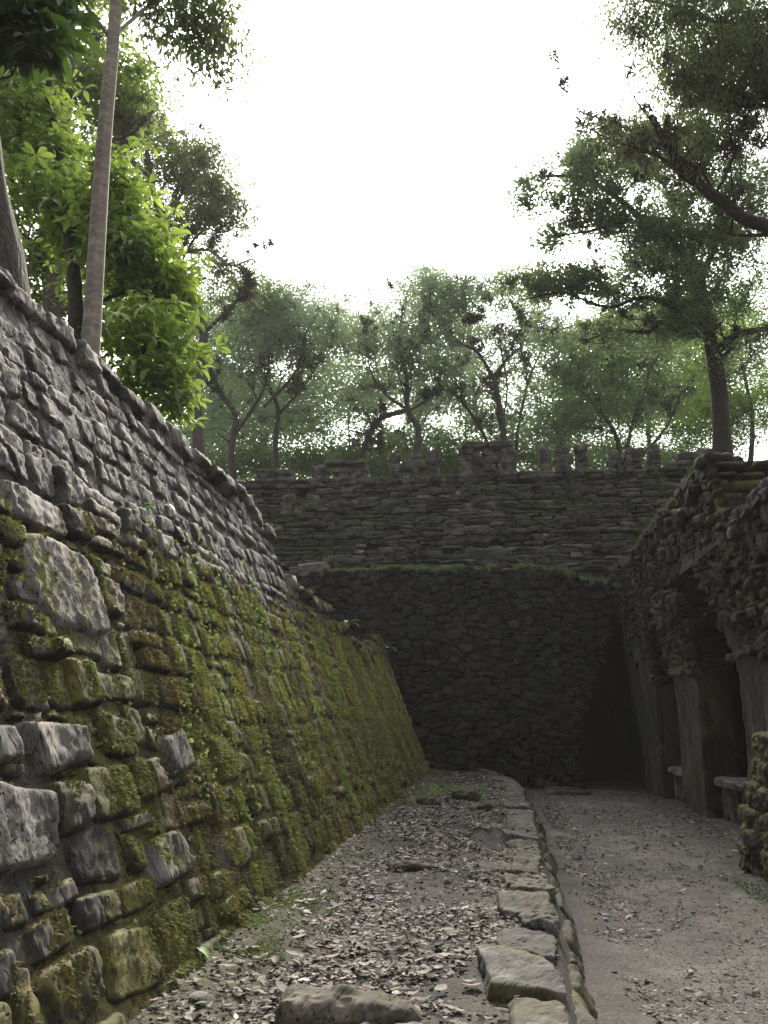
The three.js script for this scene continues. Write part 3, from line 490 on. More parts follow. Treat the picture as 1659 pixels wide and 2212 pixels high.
{
  // core with the arches cut through
  const sh = new THREE.Shape(); const S = (u) => -u; sh.moveTo(S(22.45), 0);
  const U0 = 6;
  sh.moveTo(S(22.45), -0.1); sh.lineTo(S(22.45), 4.9);
  for (let u = 22.2; u > U0; u -= 0.3) sh.lineTo(S(u), galTop(u) - 0.08);
  sh.lineTo(S(U0), 4.0); for (let y = 3.6; y > 0; y -= 0.4) sh.lineTo(S(U0), y); sh.lineTo(S(U0), -0.1);
  for (const [c, w, a] of [...ARCH].reverse()) {
    sh.lineTo(S(c - w), -0.1); sh.lineTo(S(c - w), 1.2);
    const hw = (y) => w * Math.pow(clamp((a - y) / (a - 2.35), 0, 1), 0.8);
    for (let y = 2.35; y < a; y += 0.16) { sh.lineTo(S(c - hw(y)), y); sh.lineTo(S(c - hw(y)), y + 0.13); }
    for (let y = a - 0.02; y > 2.35; y -= 0.16) { sh.lineTo(S(c + hw(y)), y); sh.lineTo(S(c + hw(y)), y - 0.13); }
    sh.lineTo(S(c + w), 1.2); sh.lineTo(S(c + w), -0.1);
  }
  const g = new THREE.ExtrudeGeometry(sh, { depth: 1.05, bevelEnabled: false, curveSegments: 1 });
  const P = g.attributes.position; // shape x = world z, shape y = world y, depth = into the building
  for (let i = 0; i < P.count; i++) { const z = P.getX(i), y = P.getY(i), d = P.getZ(i), fx = faceX(y) + 0.06; P.setXYZ(i, d < 0.5 ? fx : 3.95, y, z); }
  g.computeVertexNormals();
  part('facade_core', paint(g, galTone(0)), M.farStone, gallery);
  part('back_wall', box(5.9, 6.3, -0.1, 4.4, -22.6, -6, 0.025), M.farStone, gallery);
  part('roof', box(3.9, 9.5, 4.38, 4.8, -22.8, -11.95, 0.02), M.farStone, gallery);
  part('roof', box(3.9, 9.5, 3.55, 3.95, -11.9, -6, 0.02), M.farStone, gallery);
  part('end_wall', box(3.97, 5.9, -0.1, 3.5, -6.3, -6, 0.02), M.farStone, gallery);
  // the transverse face where the upper storey breaks off
  const tf = (u, s, n) => V(u, s, -11.9 + n); const rest = [];
  part('upper_storey', box(3.05, 9.5, 3.9, 4.95, -16, -11.95), M.farStone, gallery);
  for (let y = 4.0; y < 4.9;) { const h = rr(0.1, 0.2); for (let x = 2.95; x < 7;) { const w = rr(0.2, 0.6); rest.push(stonePatch(tf, x + w / 2, y + h / 2, w - 0.02, h - 0.01, rr(0.03, 0.08), 0.05, 11000 + rest.length, galTone(rr(0, 0.5)))); x += w; } y += h; }
  // stones of the leaning face
  const fp = (u, s, n) => { const x = faceX(s), dx = (faceX(s + 0.02) - faceX(s - 0.02)) / 0.04, l = Math.hypot(1, dx); return V(x - n / l, s + n * dx / l, -u); };
  const list = []; const cell = new Map(), key = (x, y) => Math.floor(x / 0.5) + ',' + Math.floor(y / 0.5);
  for (let i = 0, T = 34000; i < T; i++) {
    const k = lerp(0.34, 0.08, Math.pow(i / T, 0.6)), w = k * rr(0.8, 1.5), h = k * rr(0.35, 0.7), uc = rr(8.3, 22.2), yc = rr(2.35, 5);
    if (yc + h * 0.3 > galTop(uc) || inArch(uc, yc, -0.03)) continue;
    let ok = true; for (let a = -1; a < 2 && ok; a++) for (let b = -1; b < 2 && ok; b++) for (const q of cell.get(key(uc + a * 0.5, yc + b * 0.5)) ?? []) if (Math.hypot((q[0] - uc) / (q[2] + w), (q[1] - yc) / (q[3] + h)) < 0.46) { ok = false; break; }
    if (!ok) continue; const q = [uc, yc, w * 1.05, h * 1.05, gauss() * 0.4]; list.push(q); const kk = key(uc, yc); cell.has(kk) ? cell.get(kk).push(q) : cell.set(kk, [q]);
  }
  for (let u = 8.2; u < 22.2;) { const w = rr(0.2, 0.5); list.push([u + w / 2, galTop(u + w / 2), w, rr(0.12, 0.24)]); u += w; }
  list.sort((a, b) => a[0] - b[0]); let n = 0;
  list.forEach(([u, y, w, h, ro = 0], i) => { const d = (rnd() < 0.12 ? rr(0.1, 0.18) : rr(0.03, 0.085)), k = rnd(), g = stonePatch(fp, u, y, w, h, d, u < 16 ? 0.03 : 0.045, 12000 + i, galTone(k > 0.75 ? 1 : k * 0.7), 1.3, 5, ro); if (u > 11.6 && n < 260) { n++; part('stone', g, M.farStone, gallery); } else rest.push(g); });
  part('stone', mergeGeometries(rest), M.farStone, gallery, 'stuff');
  // coarse ridge stones on the roof edge
  for (let i = 0; i < 16; i++) { const u = rr(12, 22), s = rr(0.2, 0.45); part('ridge_stone', paint(place(boulder(s, rr(0.12, 0.26), s * rr(0.7, 1.2), 6, 4, 0.3, 13000 + i), faceX(5) + rr(0.1, 0.5), galTop(u) + 0.03, -u, rr(0, 3)), galTone(0.6)), M.farStone, gallery); }
  // plastered piers
  for (const [u0, u1] of [[20.0, 22.2], [16.0, 17.8], [11.1, 13.2]]) {
    const L = u1 - u0, uc = (u0 + u1) / 2, pc = (x, y, z) => { const s = fbm(x * 7, y * 2.2, z * 7, 5), n = fbm(x * 3, y * 3, z * 3, 3); return mix3(mix3([0.03, 0.026, 0.019], [0.1, 0.083, 0.061], sstep(0.42, 0.62, s)), [0.15, 0.11, 0.085], sstep(0.62, 0.7, n) * 0.8); };
    const g = grid(72, 60, (a, b) => { // wraps the three open sides
      const y = b * 2.48 - 0.05, tp = 0.05 * (b - 0.3), q = a * (L + 0.7) - 0.35; let x, u;
      if (q < 0) { x = 3.42 - q; u = u0 - tp; } else if (q > L) { x = 3.42 + (q - L); u = u1 + tp; } else { x = 3.42; u = lerp(u0 - tp, u1 + tp, q / L); }
      const nn = 0.15 * (fbm(u * 3, y * 2, x * 3, 4) - 0.5) + 0.035 * (fbm(u * 14, y * 3, x * 14, 2) - 0.5); const f = q < 0 || q > L ? 0 : 1;
      return [V(x - nn * f - 0.02, y, -u - nn * (1 - f) * (q < 0 ? -1 : 1)), q, y];
    }, pc, 0.9);
    part('pier', g, M.plaster, gallery);
    for (let u = u0 - 0.1; u < u1 + 0.05;) { const w = rr(0.35, 0.7); part('impost_stone', paint(place(boulder(0.42, rr(0.12, 0.18), w, 8, 8, 0.3, 15000 + Math.round(u * 50)), 3.5, 2.47 + rr(-0.03, 0.03), -(u + w / 2), rr(-0.05, 0.05), 0, rr(-0.05, 0.05)), galTone(0.7)), M.farStone, gallery); u += w; }
  }
}
// benches between the piers
for (const [u0, u1, nm] of [[18.0, 19.95, 'stone slab bench between the two far piers of the gallery'], [13.9, 15.85, 'stone slab bench between the middle and near pier of the gallery']]) {
  const b = base('stone_bench', V(3.9, 0, -(u0 + u1) / 2), nm, 'bench', null), col = (x, y, z, nx, ny) => { const n = fbm(x * 5, y * 5, z * 5, 4); return mix3([0.1, 0.085, 0.065], [0.3, 0.26, 0.2], sstep(0.35, 0.6, n)); };
  part('seat', paint(place(boulder(0.75, 0.14, u1 - u0, 14, 8, 0.25, 60 + u0), 3.84, 0.6, -(u0 + u1) / 2), col), M.stone, b);
  const k = 5; for (let i = 0; i < k; i++) part('leg', paint(place(boulder(0.3, 0.6, rr(0.1, 0.16), 8, 5, 0.2, 80 + i + u0), 3.76, 0.26, -lerp(u0 + 0.2, u1 - 0.2, i / (k - 1)), rr(-0.1, 0.1)), col), M.stone, b);
}
// ruined wall stub close by on the right
{
  const stub = base('wall_stub', V(3.1, 0, -9.6), 'low mossy ruined wall stub of rough stones at the right edge of the path', 'wall');
  const top = (x) => 1.38 - 0.4 * sstep(2.75, 2.4, x), tone = (x, y, z, nx, ny) => { const n = fbm(x * 7, y * 5, z * 7, 4); return mix3(mix3([0.06, 0.055, 0.045], [0.2, 0.18, 0.15], sstep(0.42, 0.66, n)), mix3(OLIVE, MOSS, n), 0.9 * sstep(0.44, 0.58, fbm(x * 2.4, y * 2.4, z * 2.4 + 4, 3) + (ny > 0.3 ? 0.14 : -0.03))); };
  part('core', box(2.85, 4.1, -0.1, 1.2, -10.3, -9.25), M.farStone, stub);
  let i = 0; for (let y = 0; y < 1.35;) { const h = rr(0.16, 0.3); for (let u = 8.95; u < 10.4;) { const w = rr(0.2, 0.42); part('stone', paint(place(boulder(rr(0.3, 0.42), h * 1.05, w * 1.06, 14, 5, 0.36, 14000 + i++), lerp(2.72, 2.95, y / 1.4) + rr(-0.05, 0.08), y + h / 2, -(u + w / 2), rr(-0.2, 0.2), 0, 0.1), tone), M.stone, stub); u += w; } for (let x = 3.05; x < 4.1;) { const w = rr(0.22, 0.42); part('stone', paint(place(boulder(w * 1.06, h * 1.05, 0.4, 14, 5, 0.36, 14100 + i++), x + w / 2, y + h / 2, -9.1 + rr(-0.04, 0.06), rr(-0.2, 0.2)), tone), M.stone, stub); x += w; } y += h; }
}

// ================================================================ TREES
function limbGeo(pts, r0, r1, sides = 7, seg = 0, gnarl = 0) {
  const c = new THREE.CatmullRomCurve3(pts, false, 'centripetal'), L = c.getLength(), n = seg || Math.max(4, Math.round(L / (r0 * 3 + 0.12)));
  const P = [], U = [], I = []; let N = V(0.3, 0.2, 1).normalize();
  for (let i = 0; i <= n; i++) {
    const t = i / n, p = c.getPointAt(t), T = c.getTangentAt(t); N.sub(T.clone().multiplyScalar(N.dot(T))); if (N.lengthSq() < 1e-6) N.set(1, 0, 0.2); N.normalize(); const B = T.clone().cross(N);
    const r = lerp(r0, r1, Math.pow(t, 0.85));
    for (let k = 0; k <= sides; k++) { const a = k / sides * 6.2832, q = r * (1 + gnarl * (fbm(Math.cos(a) * 1.2 + p.x, p.y * 1.7, Math.sin(a) * 1.2 + p.z, 3) - 0.5) * 2); P.push(p.x + (N.x * Math.cos(a) + B.x * Math.sin(a)) * q, p.y + (N.y * Math.cos(a) + B.y * Math.sin(a)) * q, p.z + (N.z * Math.cos(a) + B.z * Math.sin(a)) * q); U.push(k / sides * Math.max(1, Math.round(r * 6.3 * 2)), t * L * 1.5); }
  }
  for (let i = 0; i < n; i++) for (let k = 0; k < sides; k++) { const a = i * (sides + 1) + k; I.push(a, a + 1, a + sides + 2, a, a + sides + 2, a + sides + 1); }
  const g = new THREE.BufferGeometry(); g.setAttribute('position', new THREE.Float32BufferAttribute(P, 3)); g.setAttribute('uv', new THREE.Float32BufferAttribute(U, 2)); g.setIndex(I); g.computeVertexNormals(); return g;
}
const LEAF = {
  fine: sprig(9, 0.15, 0.3, 1, -0.1, 0.42), mid: sprig(8, 0.2, 0.3, 2, -0.1, 0.4), small: sprig(9, 0.1, 0.32, 4, 0.0, 0.3),
  hang: sprig(9, 0.13, 0.17, 7, -1.1, 0.42, 0.03),
};
// big drooping ovate leaves in a rosette (pointed, folded, curved)
function rosette(n, len, sd, droop = 0.5) {
  const pos = [], idx = [];
  for (let i = 0; i < n; i++) {
    const a = i / n * 6.283 + h3(i, sd, 1) * 0.8, L = len * (0.75 + 0.5 * h3(i, sd, 2)), el0 = 0.5 - h3(i, sd, 3) * 0.9, W = L * 0.19, k = pos.length / 3; let p = V(Math.cos(a), 0, Math.sin(a)).multiplyScalar(0.03), el = el0;
    const ws = [0.12, 0.75, 1, 0.7, 0.02];
    for (let j = 0; j < 5; j++) { const side = V(-Math.sin(a), 0, Math.cos(a)).multiplyScalar(W * ws[j]), up = V(0, W * ws[j] * 0.4, 0); for (const q of [p.clone().add(side).add(up), p.clone(), p.clone().sub(side).add(up)]) pos.push(q.x, q.y, q.z); p = p.clone().add(V(Math.cos(a) * Math.cos(el), Math.sin(el), Math.sin(a) * Math.cos(el)).multiplyScalar(L / 4)); el -= droop * 0.5; }
    for (let j = 0; j < 4; j++) { const b = k + j * 3; idx.push(b, b + 1, b + 4, b, b + 4, b + 3, b + 1, b + 2, b + 5, b + 1, b + 5, b + 4); }
  }
  const g = new THREE.BufferGeometry(); g.setAttribute('position', new THREE.Float32BufferAttribute(pos, 3)); g.setIndex(idx); return g;
}
LEAF.big = rosette(7, 0.19, 3); LEAF.large = rosette(6, 0.34, 4, 0.7);
const ragged = bladeTuft(16, 1.6, 0.05, 8);

// one tree: limbs [[points], r0, r1]; lobes [px, py, u, rx px, ry px, depth m, clumps]
function tree({ name = 'tree', label, group, bark = M.bark, limbs, lobes = [], leaf = 'fine', per = 26, sigma = 0.45, size = 1, dark = [0.035, 0.055, 0.018], light = [0.1, 0.15, 0.035], leafMat = M.leaf, twigR = 0.02, epi = 0, flat = 0.7, gnarl = 0.25, maxTwig = 6, dens = 0.62, gap = 0.44, thin = 1, branches = 7 }) {
  const root = base(name, limbs[0][0][0].clone(), label, 'tree', group), pts = [];
  const list = [], tw = [];
  const sprout = (p, dir, L, r, depth) => { // crooked side branches that fork again
    const q = [p.clone()], d = dir.clone(); for (let i = 0; i < 4; i++) { d.add(V(gauss() * 0.32, 0.1 + gauss() * 0.25, gauss() * 0.32)).normalize(); q.push(q[i].clone().addScaledVector(d, L / 4)); pts.push([q[i + 1], r * 0.5]); }
    tw.push(limbGeo(q, r, r * 0.35, 4, 7, 0)); if (depth) for (let i = 0; i < 3; i++) sprout(q[1 + i], d.clone().multiplyScalar(0.5).add(V(gauss(), 0.3 + gauss() * 0.5, gauss())).normalize(), L * rr(0.4, 0.65), r * 0.5, depth - 1);
  };
  limbs.forEach(([p, r0, r1], i) => {
    r0 *= thin; r1 *= thin;
    part(i ? 'limb' : 'trunk', limbGeo(p, r0, r1, r0 > 0.12 ? 11 : i ? 6 : 14, 0, gnarl), bark, root);
    const c = new THREE.CatmullRomCurve3(p, false, 'centripetal'), n = Math.ceil(c.getLength() / 0.5); for (let k = i ? 0 : Math.floor(n * 0.35); k <= n; k++) pts.push([c.getPointAt(k / n), lerp(r0, r1, k / n)]);
    const LL = c.getLength(); for (let k = 0; k < branches; k++) { const t = i ? rr(0.2, 1) : rr(0.5, 1), a = rnd() * 6.283, T = c.getTangentAt(t); sprout(c.getPointAt(t), T.multiplyScalar(0.7).add(V(Math.cos(a), 0.35, Math.sin(a))).normalize(), clamp(LL * rr(0.16, 0.34), 0.3, 3), clamp(lerp(r0, r1, t) * 0.42, 0.008, 0.06), 1); }
  });
  for (const [px, py, u, rx, ry, rz, n] of lobes) {
    const c = at(px, py, u), q = perPx(c), Rx = rx * q, Ry = ry * q;
    for (let i = 0; i < n * dens; i++) {
      let x, y, z, l; do { x = rr(-1, 1); y = rr(-1, 1); z = rr(-1, 1); l = x * x + y * y + z * z; } while (l > 1 || l < 0.06);
      const k = V(c.x + x * Rx, c.y + y * Ry, c.z + z * rz);
      if (fbm(k.x * 0.7, k.y * 1.1, k.z * 0.7, 2) < gap) continue;
      let best = 1e9, bp = null; for (const [p] of pts) { const d = p.distanceToSquared(k) + (p.y > k.y ? 2 : 0); if (d < best) { best = d; bp = p; } }
      const dist = Math.sqrt(best);
      if (bp && dist < maxTwig) { const m = bp.clone().lerp(k, 0.55).add(V(gauss() * 0.2, dist * 0.1 + gauss() * 0.2, gauss() * 0.2)); tw.push(limbGeo([bp, m, k], twigR * (0.6 + 0.25 * dist), twigR * 0.35, 4, 4)); if (rnd() < 0.6) pts.push([m, twigR], [k, twigR]); }
      const tone = rnd();
      for (let j = 0; j < per; j++) {
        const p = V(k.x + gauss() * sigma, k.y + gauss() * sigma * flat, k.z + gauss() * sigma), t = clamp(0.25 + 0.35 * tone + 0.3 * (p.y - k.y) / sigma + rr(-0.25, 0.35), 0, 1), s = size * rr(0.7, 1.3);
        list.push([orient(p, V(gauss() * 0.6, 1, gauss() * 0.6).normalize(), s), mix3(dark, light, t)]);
      }
    }
  }
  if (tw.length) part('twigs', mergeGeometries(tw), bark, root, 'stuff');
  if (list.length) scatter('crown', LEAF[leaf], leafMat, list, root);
  if (epi) {
    const e = [];
    for (let i = 0; i < epi; i++) { const [p, r] = pts[Math.floor(rnd() * pts.length)]; for (let j = 0; j < 5; j++) e.push([orient(p.clone().add(V(gauss() * 0.12, r * 0.7 + gauss() * 0.1, gauss() * 0.12)), V(gauss(), 0.4 + gauss(), gauss()).normalize(), rr(0.1, 0.26)), mix3([0.035, 0.03, 0.022], [0.1, 0.09, 0.06], rnd())]); }
    scatter('epiphytes', ragged, M.moss, e, root);
  }
  return root;
}
const A = (u, ...p) => { const o = []; for (let i = 0; i < p.length; i += 2) o.push(at(p[i], p[i + 1], u)); return o; };
const AU = (...p) => p.map(([x, y, u]) => at(x, y, u));

// slim pale tree on top of the left wall
tree({ name: 'slim_tree', label: 'slim tree with a smooth pale grey trunk standing on top of the left wall', bark: M.paleBark, gnarl: 0.06, branches: 3, leaf: 'hang', size: 0.62, per: 16, sigma: 0.26, flat: 1.3, epi: 0, dens: 0.5,
  dark: [0.09, 0.11, 0.05], light: [0.22, 0.26, 0.1],
  limbs: [[AU([193, 800, 6.1], [205, 600, 6.15], [225, 300, 6.3], [245, 80, 6.5], [258, -120, 6.7], [270, -380, 7]), 0.076, 0.042], [AU([248, 75, 6.55], [300, 30, 7], [360, -20, 7.6], [440, -70, 8.3]), 0.022, 0.01], [AU([258, -120, 6.7], [330, -180, 7.2], [420, -160, 8]), 0.02, 0.01]],
  lobes: [[330, 20, 7.4, 60, 45, 0.7, 26], [450, 60, 8.2, 50, 75, 0.7, 36], [400, -40, 8, 90, 60, 1, 30], [280, -60, 7, 70, 60, 1, 20]] });
// dark trunk at the left edge
tree({ name: 'mossy_tree', label: 'dark mossy tree trunk with flared base at the left edge on top of the wall', bark: M.darkBark, gnarl: 0.3, branches: 0, leaf: 'large', leafMat: M.glossLeaf, size: 0.8, per: 6, sigma: 0.25, dens: 0.8,
  dark: [0.03, 0.06, 0.015], light: [0.11, 0.19, 0.03],
  limbs: [[AU([20, 720, 5.3], [2, 600, 5.35], [-28, 470, 5.4], [-45, 250, 5.5], [-50, 0, 5.6], [-40, -250, 5.8]), 0.2, 0.07], [AU([-48, 20, 5.6], [20, -60, 5.3], [110, -90, 5]), 0.05, 0.02], [AU([5, 600, 5.35], [45, 660, 5.25], [70, 735, 5.2]), 0.07, 0.05]],
  lobes: [[10, 30, 5.3, 60, 60, 0.4, 20], [55, 0, 5.4, 45, 45, 0.4, 12], [10, -90, 5.3, 110, 60, 0.7, 10]] });
// bright broad-leaved tree behind the wall
tree({ name: 'broadleaf_tree', label: 'bright green broad-leaved tree with big drooping leaves behind the left wall', branches: 4, bark: M.darkBark, leaf: 'big', leafMat: M.glossLeaf, per: 8, sigma: 0.36, size: 0.85, flat: 0.8, twigR: 0.012,
  dens: 0.72, dark: [0.09, 0.15, 0.03], light: [0.4, 0.52, 0.09],
  limbs: [[AU([150, 900, 9.2], [165, 700, 9.3], [150, 500, 9.5], [120, 300, 9.7], [110, 120, 10], [190, -40, 10]), 0.11, 0.03], [AU([165, 700, 9.3], [240, 640, 9.4], [320, 620, 9.3]), 0.045, 0.015], [AU([155, 560, 9.5], [240, 500, 9.5], [320, 470, 9.6]), 0.04, 0.012], [AU([160, 760, 9.3], [260, 740, 9.2], [380, 790, 9]), 0.04, 0.012], [AU([150, 480, 9.5], [70, 420, 9.6], [10, 380, 9.6]), 0.04, 0.012]],
  lobes: [[225, 25, 9.4, 45, 40, 0.4, 16], [150, 60, 9.8, 60, 60, 0.6, 24], [60, 190, 10, 80, 70, 0.8, 34], [285, 440, 9.6, 75, 55, 0.9, 42], [310, 600, 9.4, 80, 85, 0.9, 70], [330, 740, 9.2, 85, 70, 0.8, 56], [330, 835, 8.9, 70, 40, 0.6, 26], [130, 480, 9.8, 120, 110, 1.0, 80], [90, 320, 10, 100, 90, 1.0, 56], [150, 640, 10.2, 90, 120, 0.9, 60], [250, 520, 9.2, 60, 60, 0.6, 24]] });
// trees at the left back
tree({ name: 'tall_tree', label: 'tall dense green tree rising behind the broad-leaved tree on the left', leaf: 'mid', per: 16, sigma: 0.42, size: 0.65, dens: 0.75, dark: [0.12, 0.17, 0.05], light: [0.36, 0.46, 0.12], epi: 120,
  limbs: [[AU([120, 1000, 15], [110, 700, 15], [130, 400, 15.2], [150, 150, 15.5], [160, -100, 15.7]), 0.22, 0.06], [AU([125, 450, 15.1], [250, 330, 15.2], [330, 240, 15.4]), 0.08, 0.03], [AU([118, 600, 15], [40, 500, 15], [-60, 430, 15]), 0.08, 0.03], [AU([150, 200, 15.4], [60, 130, 15.4], [-40, 80, 15.4]), 0.06, 0.02]],
  lobes: [[90, 150, 15.3, 140, 90, 1.6, 60], [230, 200, 15.5, 110, 80, 1.5, 60], [290, 310, 15.5, 80, 70, 1.2, 36], [40, 330, 15.2, 120, 120, 1.5, 60], [190, 380, 15.6, 120, 110, 1.5, 50], [60, 560, 15.6, 110, 150, 1.5, 60], [180, 620, 16, 120, 120, 1.5, 40], [130, 40, 15.6, 110, 70, 1.5, 34]] });
tree({ name: 'airy_tree', label: 'airy tree with twisting bare limbs and sparse crown leaning over from the left background', leaf: 'fine', per: 13, sigma: 0.75, size: 0.58, dens: 1.9, gap: 0.46, flat: 0.55, dark: [0.11, 0.13, 0.06], light: [0.3, 0.36, 0.12], epi: 420, gnarl: 0.35, maxTwig: 5,
  limbs: [[AU([430, 1010, 25], [425, 860, 25], [440, 720, 25], [400, 600, 25], [350, 480, 25.2], [320, 360, 25.4], [310, 240, 25.5]), 0.2, 0.05], [AU([420, 650, 25], [380, 560, 24.8], [450, 540, 24.6], [500, 575, 24.4], [540, 560, 24.3]), 0.075, 0.03], [AU([380, 560, 24.9], [430, 480, 24.8], [500, 430, 24.7]), 0.06, 0.02], [AU([345, 470, 25.2], [410, 400, 25], [450, 340, 25]), 0.06, 0.02], [AU([440, 720, 25], [520, 640, 24.6], [545, 590, 24.4]), 0.06, 0.02], [AU([330, 390, 25.3], [260, 320, 25.3], [200, 280, 25.3]), 0.05, 0.02]],
  lobes: [[310, 240, 25.5, 85, 70, 2, 46], [390, 300, 25.2, 70, 50, 1.8, 32], [350, 400, 25.2, 110, 50, 1.8, 34], [440, 400, 24.9, 70, 60, 1.6, 34], [480, 470, 24.7, 55, 70, 1.5, 34], [430, 500, 24.9, 70, 50, 1.5, 22], [330, 500, 25.4, 80, 60, 1.8, 28], [500, 590, 24.5, 40, 24, 1, 10], [240, 320, 25.4, 90, 70, 1.8, 26], [450, 620, 25, 90, 50, 1.6, 12]] });

// row of hazy trees behind the temple
const backRow = 'hazy trees in the row behind the temple';
const bt = (label, u, limbs, lobes, o = {}) => tree({ name: 'forest_tree', label, limbs: limbs.map(([p, a, b]) => [A(u, ...p), a, b]), lobes: lobes.map(([x, y, rx, ry, n, du = 0]) => [x, y, u + du, rx, ry, 2.2, n]), leaf: 'small', per: 13, sigma: 0.8, size: 0.85, flat: 0.6, thin: 0.68, dark: [0.18, 0.24, 0.14], light: [0.38, 0.48, 0.26], epi: 160, gnarl: 0.4, twigR: 0.022, maxTwig: 5, dens: 1.9, gap: 0.37, ...o });  // leaf colours paled so the crowns carry painted haze
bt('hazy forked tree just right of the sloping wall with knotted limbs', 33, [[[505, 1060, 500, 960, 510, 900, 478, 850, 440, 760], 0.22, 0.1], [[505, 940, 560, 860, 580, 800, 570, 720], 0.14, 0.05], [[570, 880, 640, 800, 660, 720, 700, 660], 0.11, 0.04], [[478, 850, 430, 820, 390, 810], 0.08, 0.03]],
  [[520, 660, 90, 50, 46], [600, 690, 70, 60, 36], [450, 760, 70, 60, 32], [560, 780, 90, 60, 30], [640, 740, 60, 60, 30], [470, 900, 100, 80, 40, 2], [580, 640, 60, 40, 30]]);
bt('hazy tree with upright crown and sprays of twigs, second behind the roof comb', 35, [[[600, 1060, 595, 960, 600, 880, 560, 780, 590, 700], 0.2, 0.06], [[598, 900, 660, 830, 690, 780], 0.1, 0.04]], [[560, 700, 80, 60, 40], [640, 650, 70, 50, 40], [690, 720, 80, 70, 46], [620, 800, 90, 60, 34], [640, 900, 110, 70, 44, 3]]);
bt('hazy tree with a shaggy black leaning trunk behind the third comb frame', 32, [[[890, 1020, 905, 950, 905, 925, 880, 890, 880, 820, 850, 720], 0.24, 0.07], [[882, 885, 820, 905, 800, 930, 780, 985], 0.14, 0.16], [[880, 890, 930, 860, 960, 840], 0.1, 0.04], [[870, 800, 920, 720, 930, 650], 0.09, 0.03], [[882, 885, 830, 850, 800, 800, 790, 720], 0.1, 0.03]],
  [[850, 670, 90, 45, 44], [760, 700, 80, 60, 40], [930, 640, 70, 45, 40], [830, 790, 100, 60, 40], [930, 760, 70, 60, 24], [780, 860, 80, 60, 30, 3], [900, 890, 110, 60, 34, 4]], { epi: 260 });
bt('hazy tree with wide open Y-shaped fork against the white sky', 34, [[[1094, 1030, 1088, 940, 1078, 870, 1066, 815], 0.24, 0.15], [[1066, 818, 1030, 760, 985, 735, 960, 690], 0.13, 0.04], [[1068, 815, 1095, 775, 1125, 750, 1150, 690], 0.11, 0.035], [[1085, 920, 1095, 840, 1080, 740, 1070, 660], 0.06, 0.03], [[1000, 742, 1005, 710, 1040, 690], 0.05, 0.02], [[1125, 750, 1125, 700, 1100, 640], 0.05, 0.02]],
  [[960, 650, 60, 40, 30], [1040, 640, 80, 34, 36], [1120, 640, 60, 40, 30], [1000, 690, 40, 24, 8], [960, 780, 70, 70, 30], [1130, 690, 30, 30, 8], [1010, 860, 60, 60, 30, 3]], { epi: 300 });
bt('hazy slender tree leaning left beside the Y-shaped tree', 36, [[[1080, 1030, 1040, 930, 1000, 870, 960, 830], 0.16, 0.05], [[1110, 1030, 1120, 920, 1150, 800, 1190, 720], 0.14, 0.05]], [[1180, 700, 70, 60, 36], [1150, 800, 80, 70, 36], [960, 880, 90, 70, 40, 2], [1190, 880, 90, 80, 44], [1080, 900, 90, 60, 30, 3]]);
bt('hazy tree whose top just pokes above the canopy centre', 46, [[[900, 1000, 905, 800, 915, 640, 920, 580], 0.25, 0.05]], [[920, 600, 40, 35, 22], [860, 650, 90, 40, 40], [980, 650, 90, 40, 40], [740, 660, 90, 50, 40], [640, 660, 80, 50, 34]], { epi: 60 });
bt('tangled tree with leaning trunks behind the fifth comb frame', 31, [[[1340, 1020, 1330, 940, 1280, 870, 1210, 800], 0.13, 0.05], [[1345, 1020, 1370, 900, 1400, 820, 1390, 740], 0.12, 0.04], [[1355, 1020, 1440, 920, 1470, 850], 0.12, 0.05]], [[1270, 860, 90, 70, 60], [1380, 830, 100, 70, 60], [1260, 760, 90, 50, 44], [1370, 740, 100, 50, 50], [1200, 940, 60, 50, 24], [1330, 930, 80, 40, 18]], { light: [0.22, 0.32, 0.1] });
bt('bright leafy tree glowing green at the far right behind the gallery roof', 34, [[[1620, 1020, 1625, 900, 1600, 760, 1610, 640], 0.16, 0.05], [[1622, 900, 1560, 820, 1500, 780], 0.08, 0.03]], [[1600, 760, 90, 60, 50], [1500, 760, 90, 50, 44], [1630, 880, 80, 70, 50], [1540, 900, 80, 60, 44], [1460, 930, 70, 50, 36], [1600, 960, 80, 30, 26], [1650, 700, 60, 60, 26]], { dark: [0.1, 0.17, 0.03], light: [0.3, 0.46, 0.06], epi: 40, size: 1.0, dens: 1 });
// far wood that fills the gaps low down
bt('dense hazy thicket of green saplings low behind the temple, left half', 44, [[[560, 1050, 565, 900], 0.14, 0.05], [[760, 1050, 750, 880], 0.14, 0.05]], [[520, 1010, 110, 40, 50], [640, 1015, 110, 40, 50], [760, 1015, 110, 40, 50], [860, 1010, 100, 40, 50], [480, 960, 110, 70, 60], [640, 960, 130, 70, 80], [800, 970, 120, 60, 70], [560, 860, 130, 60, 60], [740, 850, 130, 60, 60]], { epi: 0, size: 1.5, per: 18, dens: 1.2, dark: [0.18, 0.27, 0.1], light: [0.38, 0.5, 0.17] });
bt('dense hazy thicket of green saplings low behind the temple, right half', 44, [[[1010, 1050, 1005, 900], 0.14, 0.05], [[1260, 1050, 1250, 880], 0.14, 0.05]], [[960, 1010, 110, 40, 50], [1080, 1005, 110, 40, 50], [1200, 1005, 110, 40, 50], [1330, 1005, 110, 40, 50], [1440, 1005, 110, 40, 50], [940, 970, 110, 60, 60], [1060, 960, 110, 70, 60], [1200, 950, 110, 60, 50], [1000, 850, 110, 60, 40], [1240, 840, 130, 80, 60], [1420, 830, 130, 90, 70]], { epi: 0, size: 1.5, per: 18, dens: 1.2, dark: [0.18, 0.27, 0.1], light: [0.38, 0.5, 0.17] });

